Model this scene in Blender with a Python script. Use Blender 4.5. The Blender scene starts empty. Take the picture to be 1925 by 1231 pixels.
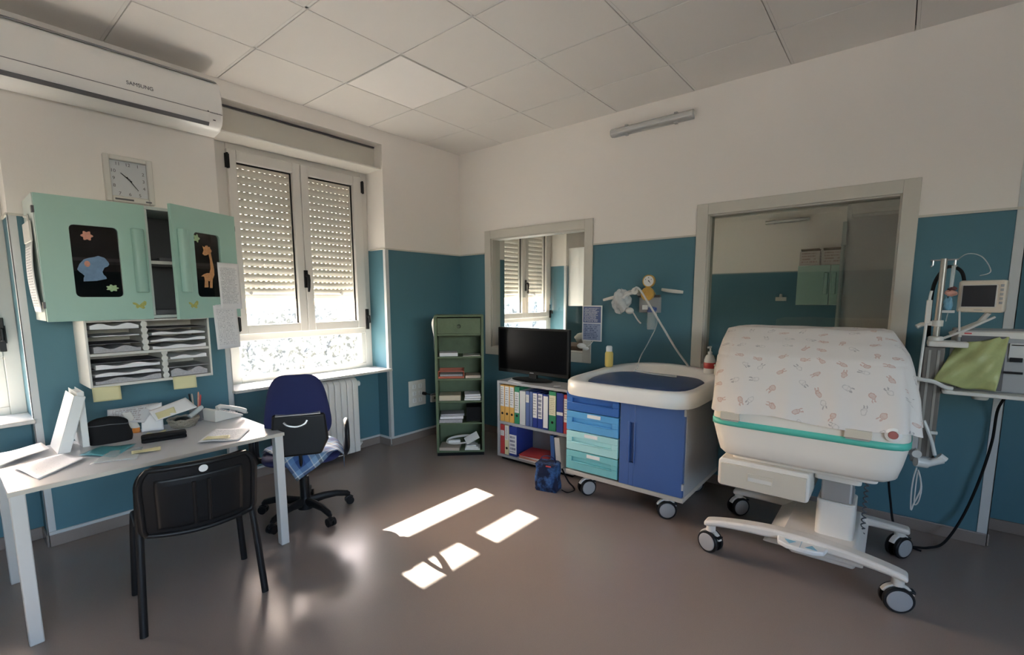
import bpy, bmesh, math, random
from mathutils import Vector, Matrix
random.seed(7)
S = bpy.context.scene
COL = S.collection
PI = math.pi
H = 2.88      # ceiling
ZT = 1.854    # top of the teal dado

# ------------------------------------------------------------------ materials
def mat(name, col, rough=.6, metal=0., var=.06, vscale=6., bump=0., bscale=60., alpha=None, trans=0., coat=0., spec=.5, sss=0.):
    m = bpy.data.materials.new(name); m.use_nodes = True
    nt = m.node_tree; N = nt.nodes; L = nt.links
    b = N['Principled BSDF']
    c = (*col, 1) if len(col) == 3 else col
    if var > 0:
        tc = N.new('ShaderNodeTexCoord'); no = N.new('ShaderNodeTexNoise')
        no.inputs['Scale'].default_value = vscale; no.inputs['Detail'].default_value = 4
        L.new(tc.outputs['Object'], no.inputs['Vector'])
        mx = N.new('ShaderNodeMix'); mx.data_type = 'RGBA'
        mx.inputs[6].default_value = tuple(max(0, x*(1-var)) for x in c[:3])+(1,)
        mx.inputs[7].default_value = tuple(min(1, x*(1+var)) for x in c[:3])+(1,)
        L.new(no.outputs['Fac'], mx.inputs[0]); L.new(mx.outputs[2], b.inputs['Base Color'])
    else:
        b.inputs['Base Color'].default_value = c
    b.inputs['Roughness'].default_value = rough; b.inputs['Metallic'].default_value = metal
    b.inputs['Specular IOR Level'].default_value = spec
    if trans: b.inputs['Transmission Weight'].default_value = trans
    if coat: b.inputs['Coat Weight'].default_value = coat
    if sss:
        b.inputs['Subsurface Weight'].default_value = sss
    if alpha is not None: b.inputs['Alpha'].default_value = alpha
    if bump > 0:
        tc = N.new('ShaderNodeTexCoord'); n2 = N.new('ShaderNodeTexNoise'); n2.inputs['Scale'].default_value = bscale
        n2.inputs['Detail'].default_value = 3
        bp = N.new('ShaderNodeBump'); bp.inputs['Strength'].default_value = bump; bp.inputs['Distance'].default_value = .01
        L.new(tc.outputs['Object'], n2.inputs['Vector']); L.new(n2.outputs['Fac'], bp.inputs['Height']); L.new(bp.outputs['Normal'], b.inputs['Normal'])
    return m

def thin_glass(name, tint=(1,1,1), refl=1.45, extra=0.):
    m = bpy.data.materials.new(name); m.use_nodes = True
    nt = m.node_tree; N = nt.nodes; L = nt.links; N.clear()
    out = N.new('ShaderNodeOutputMaterial'); tr = N.new('ShaderNodeBsdfTransparent'); gl = N.new('ShaderNodeBsdfGlossy')
    tr.inputs[0].default_value = (*tint, 1); gl.inputs['Roughness'].default_value = .01
    # Schlick reflectance of one glass face, the same from either side of the face
    g = N.new('ShaderNodeNewGeometry'); dt = N.new('ShaderNodeVectorMath'); dt.operation = 'DOT_PRODUCT'
    L.new(g.outputs['Incoming'], dt.inputs[0]); L.new(g.outputs['Normal'], dt.inputs[1])
    ab = N.new('ShaderNodeMath'); ab.operation = 'ABSOLUTE'; L.new(dt.outputs['Value'], ab.inputs[0])
    om = N.new('ShaderNodeMath'); om.operation = 'SUBTRACT'; om.inputs[0].default_value = 1.; om.use_clamp = True; L.new(ab.outputs[0], om.inputs[1])
    pw = N.new('ShaderNodeMath'); pw.operation = 'POWER'; pw.inputs[1].default_value = 5.; L.new(om.outputs[0], pw.inputs[0])
    r0 = ((refl-1)/(refl+1))**2
    fr = N.new('ShaderNodeMath'); fr.operation = 'MULTIPLY_ADD'; fr.inputs[1].default_value = 1-r0; fr.inputs[2].default_value = r0; L.new(pw.outputs[0], fr.inputs[0])
    ad = N.new('ShaderNodeMath'); ad.operation = 'ADD'; ad.inputs[1].default_value = extra; ad.use_clamp = True
    mx = N.new('ShaderNodeMixShader'); L.new(fr.outputs[0], ad.inputs[0]); L.new(ad.outputs[0], mx.inputs[0])
    L.new(tr.outputs[0], mx.inputs[1]); L.new(gl.outputs[0], mx.inputs[2]); L.new(mx.outputs[0], out.inputs[0])
    return m

def wall_paint(name):
    # white paint above the dado line, teal washable paint below it (a real two-colour paint job)
    m = mat(name, (.8,.8,.8), .55, var=0)
    nt = m.node_tree; N = nt.nodes; L = nt.links; b = N['Principled BSDF']; b.inputs['Specular IOR Level'].default_value = .3
    g = N.new('ShaderNodeNewGeometry'); sp = N.new('ShaderNodeSeparateXYZ'); L.new(g.outputs['Position'], sp.inputs[0])
    gt = N.new('ShaderNodeMath'); gt.operation = 'GREATER_THAN'; gt.inputs[1].default_value = ZT; L.new(sp.outputs['Z'], gt.inputs[0])
    no = N.new('ShaderNodeTexNoise'); no.inputs['Scale'].default_value = 1.3; L.new(g.outputs['Position'], no.inputs['Vector'])
    def pair(a, bcol):
        x = N.new('ShaderNodeMix'); x.data_type = 'RGBA'; x.inputs[6].default_value = (*a,1); x.inputs[7].default_value = (*bcol,1)
        L.new(no.outputs['Fac'], x.inputs[0]); return x
    w = pair(*WALLWHITE); t = pair(*TEAL)
    mx = N.new('ShaderNodeMix'); mx.data_type = 'RGBA'
    L.new(gt.outputs[0], mx.inputs[0]); L.new(t.outputs[2], mx.inputs[6]); L.new(w.outputs[2], mx.inputs[7]); L.new(mx.outputs[2], b.inputs['Base Color'])
    mr = N.new('ShaderNodeMapRange'); mr.inputs[3].default_value = .50; mr.inputs[4].default_value = .75
    L.new(gt.outputs[0], mr.inputs[0]); L.new(mr.outputs[0], b.inputs['Roughness'])
    n2 = N.new('ShaderNodeTexNoise'); n2.inputs['Scale'].default_value = 90; L.new(g.outputs['Position'], n2.inputs['Vector'])
    bp = N.new('ShaderNodeBump'); bp.inputs['Strength'].default_value = .08; bp.inputs['Distance'].default_value = .004
    L.new(n2.outputs['Fac'], bp.inputs['Height']); L.new(bp.outputs['Normal'], b.inputs['Normal'])
    return m
WALLWHITE = ((.83,.79,.74), (.87,.83,.78))
TEAL = ((.078,.185,.232), (.090,.205,.255))

def lines_mat(name, base, ink, rows=22, seed=0., margin=.1, head=None, fill=.45, density=1.):
    # a printed sheet: rows of broken text lines in UV space
    m = mat(name, base, .6, var=0)
    nt = m.node_tree; N = nt.nodes; L = nt.links; b = N['Principled BSDF']
    uv = N.new('ShaderNodeTexCoord'); sp = N.new('ShaderNodeSeparateXYZ'); L.new(uv.outputs['UV'], sp.inputs[0])
    def M(op, a, bb=None, c=None):
        n = N.new('ShaderNodeMath'); n.operation = op
        for i, v in enumerate((a, bb, c)):
            if v is None: continue
            if hasattr(v, 'links'): L.new(v, n.inputs[i])
            else: n.inputs[i].default_value = v
        return n.outputs[0]
    u, v = sp.outputs['X'], sp.outputs['Y']
    ry = M('MULTIPLY', v, rows); fr = M('FRACT', ry); fl = M('FLOOR', ry)
    line = M('LESS_THAN', fr, fill)
    cmb = N.new('ShaderNodeCombineXYZ'); L.new(M('MULTIPLY', u, 34.), cmb.inputs[0]); L.new(M('MULTIPLY', fl, 7.31), cmb.inputs[1]); cmb.inputs[2].default_value = seed
    no = N.new('ShaderNodeTexNoise'); no.inputs['Scale'].default_value = 1.; no.inputs['Detail'].default_value = 0; L.new(cmb.outputs[0], no.inputs['Vector'])
    words = M('GREATER_THAN', no.outputs['Fac'], .45/density)
    cm2 = N.new('ShaderNodeCombineXYZ'); L.new(M('MULTIPLY', fl, 3.7), cm2.inputs[1]); cm2.inputs[2].default_value = seed+5
    n3 = N.new('ShaderNodeTexNoise'); n3.inputs['Scale'].default_value = 1.; L.new(cm2.outputs[0], n3.inputs['Vector'])
    endx = M('LESS_THAN', u, M('MULTIPLY_ADD', n3.outputs['Fac'], .7, .45))
    inx = M('MULTIPLY', M('GREATER_THAN', u, margin), M('LESS_THAN', u, 1-margin))
    iny = M('MULTIPLY', M('GREATER_THAN', v, margin), M('LESS_THAN', v, 1-margin))
    k = M('MULTIPLY', M('MULTIPLY', line, words), M('MULTIPLY', M('MULTIPLY', inx, iny), endx))
    k = M('MULTIPLY', k, .75)
    mx = N.new('ShaderNodeMix'); mx.data_type = 'RGBA'; L.new(k, mx.inputs[0]); mx.inputs[6].default_value = (*base,1); mx.inputs[7].default_value = (*ink,1)
    L.new(mx.outputs[2], b.inputs['Base Color'])
    return m

def plaid_mat():
    m = mat('plaid', (.3,.4,.6), .85, var=0)
    nt = m.node_tree; N = nt.nodes; L = nt.links; b = N['Principled BSDF']
    uv = N.new('ShaderNodeTexCoord'); sp = N.new('ShaderNodeSeparateXYZ'); L.new(uv.outputs['UV'], sp.inputs[0])
    def band(o):
        f = N.new('ShaderNodeMath'); f.operation = 'MULTIPLY'; f.inputs[1].default_value = 2.6; L.new(o, f.inputs[0])
        g = N.new('ShaderNodeMath'); g.operation = 'FRACT'; L.new(f.outputs[0], g.inputs[0])
        r = N.new('ShaderNodeValToRGB'); r.color_ramp.interpolation = 'CONSTANT'
        e = r.color_ramp.elements; e[0].position = 0; e[0].color = (.03,.07,.20,1); e[1].position = .28; e[1].color = (.15,.27,.44,1)
        for p, c in ((.46,(.62,.66,.66,1)),(.50,(.10,.12,.14,1)),(.60,(.30,.45,.62,1)),(.78,(.65,.68,.66,1)),(.82,(.06,.15,.36,1))):
            x = e.new(p); x.color = c
        L.new(g.outputs[0], r.inputs[0]); return r.outputs[0]
    mx = N.new('ShaderNodeMix'); mx.data_type = 'RGBA'; mx.inputs[0].default_value = .5
    L.new(band(sp.outputs['X']), mx.inputs[6]); L.new(band(sp.outputs['Y']), mx.inputs[7]); L.new(mx.outputs[2], b.inputs['Base Color'])
    return m

def print_cloth():
    # off-white cotton scattered with small faded rabbit-like motifs, some filled pinkish brown, some only outlined grey
    m = mat('nursery_cotton', (.7,.66,.63), .9, var=0)
    nt = m.node_tree; N = nt.nodes; L = nt.links; b = N['Principled BSDF']
    uv = N.new('ShaderNodeTexCoord')
    def M(op, a, bb=None):
        n = N.new('ShaderNodeMath'); n.operation = op
        for i, v in enumerate((a, bb)):
            if v is None: continue
            if hasattr(v, 'links'): L.new(v, n.inputs[i])
            else: n.inputs[i].default_value = v
        return n.outputs[0]
    mp = N.new('ShaderNodeVectorMath'); mp.operation = 'SCALE'; mp.inputs['Scale'].default_value = 11.5; L.new(uv.outputs['UV'], mp.inputs[0])
    nz = N.new('ShaderNodeTexNoise'); nz.inputs['Scale'].default_value = 3.5; L.new(mp.outputs[0], nz.inputs['Vector'])
    nv_ = N.new('ShaderNodeVectorMath'); nv_.operation = 'MULTIPLY_ADD'; nv_.inputs[1].default_value = (.22,.22,0); L.new(nz.outputs['Color'], nv_.inputs[0]); L.new(mp.outputs[0], nv_.inputs[2])
    vo = N.new('ShaderNodeTexVoronoi'); vo.voronoi_dimensions = '2D'; vo.inputs['Scale'].default_value = 1.; vo.inputs['Randomness'].default_value = .6
    L.new(nv_.outputs[0], vo.inputs['Vector'])
    df = N.new('ShaderNodeVectorMath'); df.operation = 'SUBTRACT'; L.new(nv_.outputs[0], df.inputs[0]); L.new(vo.outputs['Position'], df.inputs[1])
    sp = N.new('ShaderNodeSeparateXYZ'); L.new(df.outputs[0], sp.inputs[0]); sc = N.new('ShaderNodeSeparateXYZ'); L.new(vo.outputs['Color'], sc.inputs[0])
    ang = M('MULTIPLY', sc.outputs[0], 6.283); ca, sa = M('COSINE', ang), M('SINE', ang)
    x = M('ADD', M('MULTIPLY', sp.outputs[0], ca), M('MULTIPLY', sp.outputs[1], sa)); y = M('SUBTRACT', M('MULTIPLY', sp.outputs[1], ca), M('MULTIPLY', sp.outputs[0], sa))
    def ell(cx, cy, rx, ry, xx=None):
        a = M('DIVIDE', M('SUBTRACT', xx or x, cx), rx); c = M('DIVIDE', M('SUBTRACT', y, cy), ry)
        return M('ADD', M('MULTIPLY', a, a), M('MULTIPLY', c, c))
    body = ell(0, -.03, .13, .19); inside = M('LESS_THAN', body, 1.); edge = M('MULTIPLY', inside, M('GREATER_THAN', body, .55))
    ears = M('LESS_THAN', ell(.07, .22, .035, .085, M('ABSOLUTE', x)), 1.); band = M('MULTIPLY', inside, M('LESS_THAN', M('ABSOLUTE', M('SUBTRACT', y, .02)), .025))
    filled = M('GREATER_THAN', sc.outputs[1], .45)
    k = M('ADD', M('MULTIPLY', M('MULTIPLY', inside, filled), .34), M('MULTIPLY', edge, .30)); k = M('ADD', k, M('ADD', M('MULTIPLY', ears, .58), M('MULTIPLY', band, .15)))
    mx = N.new('ShaderNodeMix'); mx.data_type = 'RGBA'; L.new(k, mx.inputs[0]); mx.inputs[6].default_value = (.70,.665,.635,1)
    hu = N.new('ShaderNodeMix'); hu.data_type = 'RGBA'; hu.inputs[6].default_value = (.20,.19,.20,1); hu.inputs[7].default_value = (.48,.24,.18,1)
    L.new(filled, hu.inputs[0]); L.new(hu.outputs[2], mx.inputs[7]); L.new(mx.outputs[2], b.inputs['Base Color'])
    return m


M_wall = wall_paint('two_tone_wall_paint')
M_ceil = mat('ceiling_tile', (.76,.735,.70), .7, var=.015, bump=.04, bscale=300)
M_tbar = mat('tbar', (.74,.72,.69), .5, var=.02)
M_void = mat('ceiling_void', (.03,.03,.03), .9, var=0)
M_panel = mat('light_diffuser', (.90,.875,.845), .45, var=.01)
M_trim = mat('trim_grey', (.58,.60,.60), .45, var=.04)
M_cream = mat('cream_joinery', (.60,.575,.51), .45, var=.03)
M_alu = mat('window_frame', (.66,.64,.60), .4, var=.02)
M_shut = mat('shutter_plastic', (.62,.60,.56), .5, var=.04)
def translucent(m, col, f):
    nt = m.node_tree; N = nt.nodes; L = nt.links; out = N['Material Output']
    t = N.new('ShaderNodeBsdfTranslucent'); t.inputs[0].default_value = (*col, 1); x = N.new('ShaderNodeMixShader'); x.inputs[0].default_value = f
    L.new(N['Principled BSDF'].outputs[0], x.inputs[1]); L.new(t.outputs[0], x.inputs[2]); L.new(x.outputs[0], out.inputs[0])
translucent(M_shut, (.60,.57,.53), .06)
M_link = mat('slat_link_brown', (.10,.09,.075), .8, var=.05)
M_marble = mat('sill_marble', (.62,.60,.57), .35, var=.15, vscale=25)
M_black = mat('black_plastic', (.009,.009,.010), .4, var=.1, spec=.3)
M_blackm = mat('black_matte', (.010,.010,.011), .8, var=.15, spec=.2)
M_white = mat('white_plastic', (.80,.80,.78), .3, var=.02)
M_offw = mat('offwhite_plastic', (.68,.66,.61), .4, var=.03)
M_ac = mat('ac_white', (.84,.83,.80), .28, var=.01)
M_grey = mat('grey_plastic', (.38,.38,.38), .45, var=.05)
M_dgrey = mat('dark_grey', (.10,.10,.11), .5, var=.1)
M_steel = mat('brushed_steel', (.55,.55,.54), .3, 1., var=.08, vscale=30)
M_satin = mat('satin_metal', (.50,.50,.49), .35, .6, var=.06)
M_mint = mat('mint_laminate', (.36,.56,.48), .4, var=.02)
M_mintb = mat('mint_carcass', (.50,.56,.53), .45, var=.03)
M_paper = mat('paper', (.80,.79,.79), .7, var=.03)
M_paperg = mat('paper_edges', (.42,.41,.42), .8, var=.35, vscale=120)
M_yellow = mat('yellow_note', (.72,.66,.38), .7, var=.03)
M_greenwood = mat('green_stained_wood', (.105,.15,.08), .55, var=.35, vscale=9, bump=.15, bscale=30)
M_orangetray = mat('orange_red_tray', (.50,.13,.07), .4, var=.05)
M_navy = mat('navy_fabric', (.012,.019,.095), .85, var=.1, bump=.3, bscale=500)
M_navyv = mat('navy_vinyl', (.03,.065,.17), .45, var=.04)
M_cobalt = mat('cobalt_laminate', (.05,.115,.31), .4, var=.04)
M_blue1 = mat('drawer_blue', (.03,.13,.42), .4, var=.04)
M_blue2 = mat('drawer_sky', (.10,.36,.66), .4, var=.04)
M_aqua1 = mat('drawer_aqua', (.38,.68,.68), .4, var=.03)
M_aqua2 = mat('drawer_teal', (.17,.50,.52), .4, var=.03)
M_greyl = mat('grey_laminate', (.36,.37,.38), .5, var=.05)
M_lamp = mat('lamp_plastic', (.55,.55,.53), .25, var=.05, coat=.4)
M_tube = mat('lamp_tube', (.85,.85,.83), .2, var=0)
M_screen = mat('screen', (.004,.004,.005), .22, var=0, spec=.12)
M_screen2 = mat('screen_grey', (.03,.03,.035), .3, var=0)
M_clear = thin_glass('clear_glass', (.97,.99,.98))
M_tint = thin_glass('tinted_glass', (.80,.83,.80), 1.5, .02)
M_film = mat('clear_plastic', (.75,.80,.80), .25, var=.1, alpha=.35)
M_hose = mat('hose_grey', (.62,.62,.60), .4, var=.05)
M_brass = mat('ochre_plastic', (.60,.36,.08), .35, var=.1)
M_red = mat('red_binder', (.50,.05,.05), .45, var=.05)
M_orange = mat('orange_cap', (.80,.28,.05), .4, var=.05)
M_lime = mat('yellow_green_bag', (.42,.46,.20), .45, var=.22, vscale=9, bump=.5, bscale=22)
M_wicker = mat('wicker', (.30,.27,.22), .8, var=.5, vscale=150, bump=.6, bscale=200)
M_card = mat('cardboard', (.52,.44,.36), .8, var=.08)
M_stripe = mat('mint_stripe', (.10,.52,.42), .4, var=.03)
M_incub = mat('incubator_shell', (.78,.735,.67), .35, var=.02)
M_incub2 = mat('incubator_drawer', (.60,.55,.46), .4, var=.02)
M_skyblue = mat('sky_blue_mark', (.20,.45,.60), .5, var=.02)
M_brownbase = mat('brown_vinyl_skirting', (.115,.095,.085), .5, var=.1)
M_denim = mat('denim_blue', (.16,.26,.40), .8, var=.25, vscale=60)
M_giraffe = mat('giraffe_orange', (.55,.28,.12), .7, var=.4, vscale=90)
M_pink = mat('coral_flower', (.60,.28,.20), .7, var=.3, vscale=90)
M_leaf = mat('pale_green_flower', (.35,.50,.28), .7, var=.3, vscale=90)
M_butter = mat('butterfly_ochre', (.42,.42,.12), .7, var=.4, vscale=120)
M_amber = mat('amber_binder', (.75,.42,.10), .5, var=.04)
M_greenb = mat('green_binder', (.03,.25,.12), .45, var=.05)
M_blueb = mat('blue_binder', (.025,.05,.26), .4, var=.06)
M_greyblue = mat('grey_blue_binder', (.10,.15,.32), .5, var=.06)
M_label = lines_mat('spine_label', (.74,.73,.68), (.12,.12,.14), rows=9, fill=.5, margin=.08)
M_labely = lines_mat('spine_label_cream', (.74,.70,.50), (.25,.22,.12), rows=11, fill=.4, margin=.08)
M_text = lines_mat('printed_sheet', (.80,.79,.79), (.25,.25,.28), rows=34, fill=.4)
M_text2 = lines_mat('printed_sheet_dense', (.78,.77,.77), (.22,.22,.25), rows=46, seed=3., fill=.5, margin=.07, density=1.15)
M_sign = lines_mat('blue_notice', (.10,.14,.30), (.75,.76,.80), rows=16, seed=9., fill=.5, margin=.06, density=1.2)
M_calendar = lines_mat('calendar_sheet', (.78,.78,.76), (.2,.2,.22), rows=26, seed=4., fill=.5, margin=.06)
M_plaid = plaid_mat(); M_print = print_cloth()
M_teal_folder = mat('teal_folder', (.12,.42,.48), .3, var=.05, alpha=.85)
M_deskt = mat('desk_top_grey', (.52,.52,.535), .35, var=.03, vscale=20)
M_deskl = mat('desk_leg', (.60,.60,.58), .4, var=.03)
M_deske = mat('desk_edge', (.58,.54,.46), .5, var=.03)

def floor_mat():
    m = mat('vinyl_floor', (.2,.18,.16), .3, var=0)
    nt = m.node_tree; N = nt.nodes; L = nt.links; b = N['Principled BSDF']
    g = N.new('ShaderNodeNewGeometry')
    n1 = N.new('ShaderNodeTexNoise'); n1.inputs['Scale'].default_value = 1.1; n1.inputs['Detail'].default_value = 5; L.new(g.outputs['Position'], n1.inputs['Vector'])
    n2 = N.new('ShaderNodeTexNoise'); n2.inputs['Scale'].default_value = 260; n2.inputs['Detail'].default_value = 2; L.new(g.outputs['Position'], n2.inputs['Vector'])
    r = N.new('ShaderNodeMix'); r.data_type = 'RGBA'; r.inputs[6].default_value = (.250,.205,.180,1); r.inputs[7].default_value = (.285,.238,.212,1); L.new(n1.outputs['Fac'], r.inputs[0])
    r2 = N.new('ShaderNodeMix'); r2.data_type = 'RGBA'; r2.blend_type = 'MULTIPLY'; r2.inputs[0].default_value = .35
    cr = N.new('ShaderNodeMapRange'); cr.inputs[3].default_value = .7; cr.inputs[4].default_value = 1.3; L.new(n2.outputs['Fac'], cr.inputs[0])
    L.new(r.outputs[2], r2.inputs[6]); L.new(cr.outputs[0], r2.inputs[7]); L.new(r2.outputs[2], b.inputs['Base Color'])
    n3 = N.new('ShaderNodeTexNoise'); n3.inputs['Scale'].default_value = 2.5; n3.inputs['Detail'].default_value = 2; L.new(g.outputs['Position'], n3.inputs['Vector'])
    mr = N.new('ShaderNodeMapRange'); mr.inputs[1].default_value = .3; mr.inputs[2].default_value = .7; mr.inputs[3].default_value = .20; mr.inputs[4].default_value = .27
    L.new(n3.outputs['Fac'], mr.inputs[0]); L.new(mr.outputs[0], b.inputs['Roughness'])
    bp = N.new('ShaderNodeBump'); bp.inputs['Strength'].default_value = .03; bp.inputs['Distance'].default_value = .002
    L.new(n1.outputs['Fac'], bp.inputs['Height']); L.new(bp.outputs['Normal'], b.inputs['Normal'])
    return m
M_floor = floor_mat()

# ------------------------------------------------------------------ builders
def wmat(o):
    m = Matrix.Identity(4)
    while o is not None:
        m = o.matrix_basis @ m; o = o.parent
    return m

class MB:
    """collects shapes; w=True means world coordinates"""
    def __init__(s, w=True): s.bm = bmesh.new(); s.w = w; s.uv = s.bm.loops.layers.uv.new('UVMap'); s.mi = 0
    def _f(s, vs):
        f = s.bm.faces.new(vs); f.material_index = s.mi; return f
    def box(s, x0, x1, y0, y1, z0, z1, M=None):
        x0, x1 = sorted((x0, x1)); y0, y1 = sorted((y0, y1)); z0, z1 = sorted((z0, z1))
        P = [Vector(p) for p in ((x0,y0,z0),(x1,y0,z0),(x1,y1,z0),(x0,y1,z0),(x0,y0,z1),(x1,y0,z1),(x1,y1,z1),(x0,y1,z1))]
        if M: P = [M @ p for p in P]
        v = [s.bm.verts.new(p) for p in P]
        for q in ((0,3,2,1),(4,5,6,7),(0,1,5,4),(1,2,6,5),(2,3,7,6),(3,0,4,7)):
            f = s._f([v[i] for i in q])
            uvs = ((0,0),(1,0),(1,1),(0,1))
            for l, t in zip(f.loops, uvs): l[s.uv].uv = t
        return s
    def prism(s, poly, axis, a0, a1, M=None):
        def pt(p, a):
            q = {'x': (a, p[0], p[1]), 'y': (p[0], a, p[1]), 'z': (p[0], p[1], a)}[axis]
            q = Vector(q); return M @ q if M else q
        A = [s.bm.verts.new(pt(p, a0)) for p in poly]; B = [s.bm.verts.new(pt(p, a1)) for p in poly]
        n = len(poly)
        s._f(A); s._f(B[::-1])
        for i in range(n): s._f([A[i], B[i], B[(i+1) % n], A[(i+1) % n]])
        return s
    def cyl(s, p0, p1, r0, r1=None, seg=16, cap=True):
        return s.tube([p0, p1], r0, seg, r1=r1, cap=cap)
    def tube(s, pts, r, seg=10, r1=None, cap=True, sq=1.):
        pts = [Vector(p) for p in pts]; n = len(pts); rings = []
        prev = None
        for i, p in enumerate(pts):
            t = (pts[min(i+1, n-1)]-pts[max(i-1, 0)]).normalized()
            if prev is None:
                u = Vector((0,0,1)) if abs(t.z) < .9 else Vector((1,0,0))
                u = (u-t*u.dot(t)).normalized()
            else:
                u = (prev-t*prev.dot(t)).normalized()
            prev = u; v = t.cross(u)
            rr = r if r1 is None else r+(r1-r)*i/(n-1)
            if isinstance(r, (list, tuple)): rr = r[i]
            rings.append([s.bm.verts.new(p+(u*math.cos(a)+v*math.sin(a)*sq)*rr) for a in (2*PI*k/seg for k in range(seg))])
        for a, b in zip(rings, rings[1:]):
            for k in range(seg): s._f([a[k], a[(k+1) % seg], b[(k+1) % seg], b[k]])
        if cap: s._f(rings[0][::-1]); s._f(rings[-1])
        return s
    def lathe(s, prof, c, axis='z', seg=24):
        c = Vector(c)
        ax = {'z': (Vector((1,0,0)), Vector((0,1,0)), Vector((0,0,1))), 'x': (Vector((0,1,0)), Vector((0,0,1)), Vector((1,0,0))), 'y': (Vector((0,0,1)), Vector((1,0,0)), Vector((0,1,0)))}[axis] if isinstance(axis, str) else axis
        rings = []
        for r, h in prof:
            r = max(r, 1e-4)
            rings.append([s.bm.verts.new(c+ax[2]*h+(ax[0]*math.cos(a)+ax[1]*math.sin(a))*r) for a in (2*PI*k/seg for k in range(seg))])
        for a, b in zip(rings, rings[1:]):
            for k in range(seg): s._f([a[k], a[(k+1) % seg], b[(k+1) % seg], b[k]])
        s._f(rings[0][::-1]); s._f(rings[-1])
        return s
    def grid(s, fn, nu, nv, wrap=False, cap=False):
        V = [[s.bm.verts.new(fn(i/nu, j/nv)) for j in range(nv+1)] for i in range(nu if wrap else nu+1)]
        for i in range(nu):
            for j in range(nv):
                a = (i+1) % nu if wrap else i+1
                f = s._f([V[i][j], V[a][j], V[a][j+1], V[i][j+1]])
                for l, t in zip(f.loops, ((i,j),(i+1,j),(i+1,j+1),(i,j+1))): l[s.uv].uv = (t[0]/nu, t[1]/nv)
        if cap:
            s._f([V[i][0] for i in range(nu)][::-1]); s._f([V[i][nv] for i in range(nu)])
        return s
    def ellipsoid(s, c, r, seg=20, rings=12, M=None):
        c = Vector(c)
        def fn(u, v):
            th = PI*(.001+.998*v); a = 2*PI*u
            p = Vector((c.x+r[0]*math.sin(th)*math.cos(a), c.y+r[1]*math.sin(th)*math.sin(a), c.z-r[2]*math.cos(th)))
            return M @ p if M else p
        return s.grid(fn, seg, rings, True)
    def build(s, name, mats, parent=None, bevel=0., seg=2, smooth=True, ang=35, solid=0., sub=0):
        if not isinstance(mats, (list, tuple)): mats = [mats]
        bmesh.ops.recalc_face_normals(s.bm, faces=s.bm.faces)
        me = bpy.data.meshes.new(name)
        org = None
        if s.w:
            if parent is not None: s.bm.transform(wmat(parent).inverted())
            else:
                xs = [v.co for v in s.bm.verts]
                org = Vector(((min(p.x for p in xs)+max(p.x for p in xs))/2, (min(p.y for p in xs)+max(p.y for p in xs))/2, min(p.z for p in xs)))
                s.bm.transform(Matrix.Translation(-org))
        s.bm.to_mesh(me); s.bm.free()
        for m in mats: me.materials.append(m)
        if smooth:
            for p in me.polygons: p.use_smooth = True
            me.set_sharp_from_angle(angle=math.radians(ang))
        o = bpy.data.objects.new(name, me); COL.objects.link(o)
        if parent is not None: o.parent = parent
        elif org is not None: o.location = org
        if solid: md = o.modifiers.new('solid', 'SOLIDIFY'); md.thickness = solid; md.offset = 0
        if sub: md = o.modifiers.new('sub', 'SUBSURF'); md.levels = sub; md.render_levels = sub
        if bevel:
            md = o.modifiers.new('bevel', 'BEVEL'); md.width = bevel; md.segments = seg; md.limit_method = 'ANGLE'; md.angle_limit = math.radians(40)
            md.harden_normals = False
        return o

def tag(o, label, cat, group=None):
    o['label'] = label; o['category'] = cat
    if group: o['group'] = group
    return o
def thing(name, label, cat, loc=(0,0,0), rotz=0., group=None):
    o = bpy.data.objects.new(name, None); COL.objects.link(o); o.empty_display_size = .05
    o.location = loc; o.rotation_euler = (0,0,rotz)
    o.matrix_basis = Matrix.Translation(loc) @ Matrix.Rotation(rotz, 4, 'Z')
    return tag(o, label, cat, group)
def struct(o): o['kind'] = 'structure'; return o
def lab(o, t): o['label'] = t; return o

def text_mesh(name, txt, size, M, mat_, parent, ext=.0008):
    cu = bpy.data.curves.new(name, 'FONT'); cu.body = txt; cu.size = size; cu.extrude = ext; cu.align_x = 'CENTER'; cu.align_y = 'CENTER'
    t = bpy.data.objects.new('tmp', cu); me = bpy.data.meshes.new_from_object(t); me.name = name
    bpy.data.objects.remove(t); bpy.data.curves.remove(cu)
    me.materials.clear(); me.materials.append(mat_)
    me.transform((wmat(parent).inverted() if parent else Matrix.Identity(4)) @ M)
    o = bpy.data.objects.new(name, me); COL.objects.link(o)
    if parent: o.parent = parent
    return o

def frameM(o, u, v):
    """matrix whose local x,y run along u,v at origin o"""
    u = Vector(u).normalized(); v = Vector(v).normalized(); n = u.cross(v)
    return Matrix(((u.x,v.x,n.x,o[0]),(u.y,v.y,n.y,o[1]),(u.z,v.z,n.z,o[2]),(0,0,0,1)))
def rrect(x0, x1, y0, y1, r, n=5):
    P = []
    for cx, cy, a0 in ((x1-r,y1-r,0),(x0+r,y1-r,90),(x0+r,y0+r,180),(x1-r,y0+r,270)):
        for k in range(n+1):
            a = math.radians(a0+90*k/n); P.append((cx+r*math.cos(a), cy+r*math.sin(a)))
    return P
def arc(c, r, a0, a1, n, plane='xz'):
    out = []
    for k in range(n+1):
        a = math.radians(a0+(a1-a0)*k/n); d = (math.cos(a)*r, math.sin(a)*r)
        out.append({'xz': (c[0]+d[0], c[1], c[2]+d[1]), 'yz': (c[0], c[1]+d[0], c[2]+d[1]), 'xy': (c[0]+d[0], c[1]+d[1], c[2])}[plane])
    return out
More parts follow.
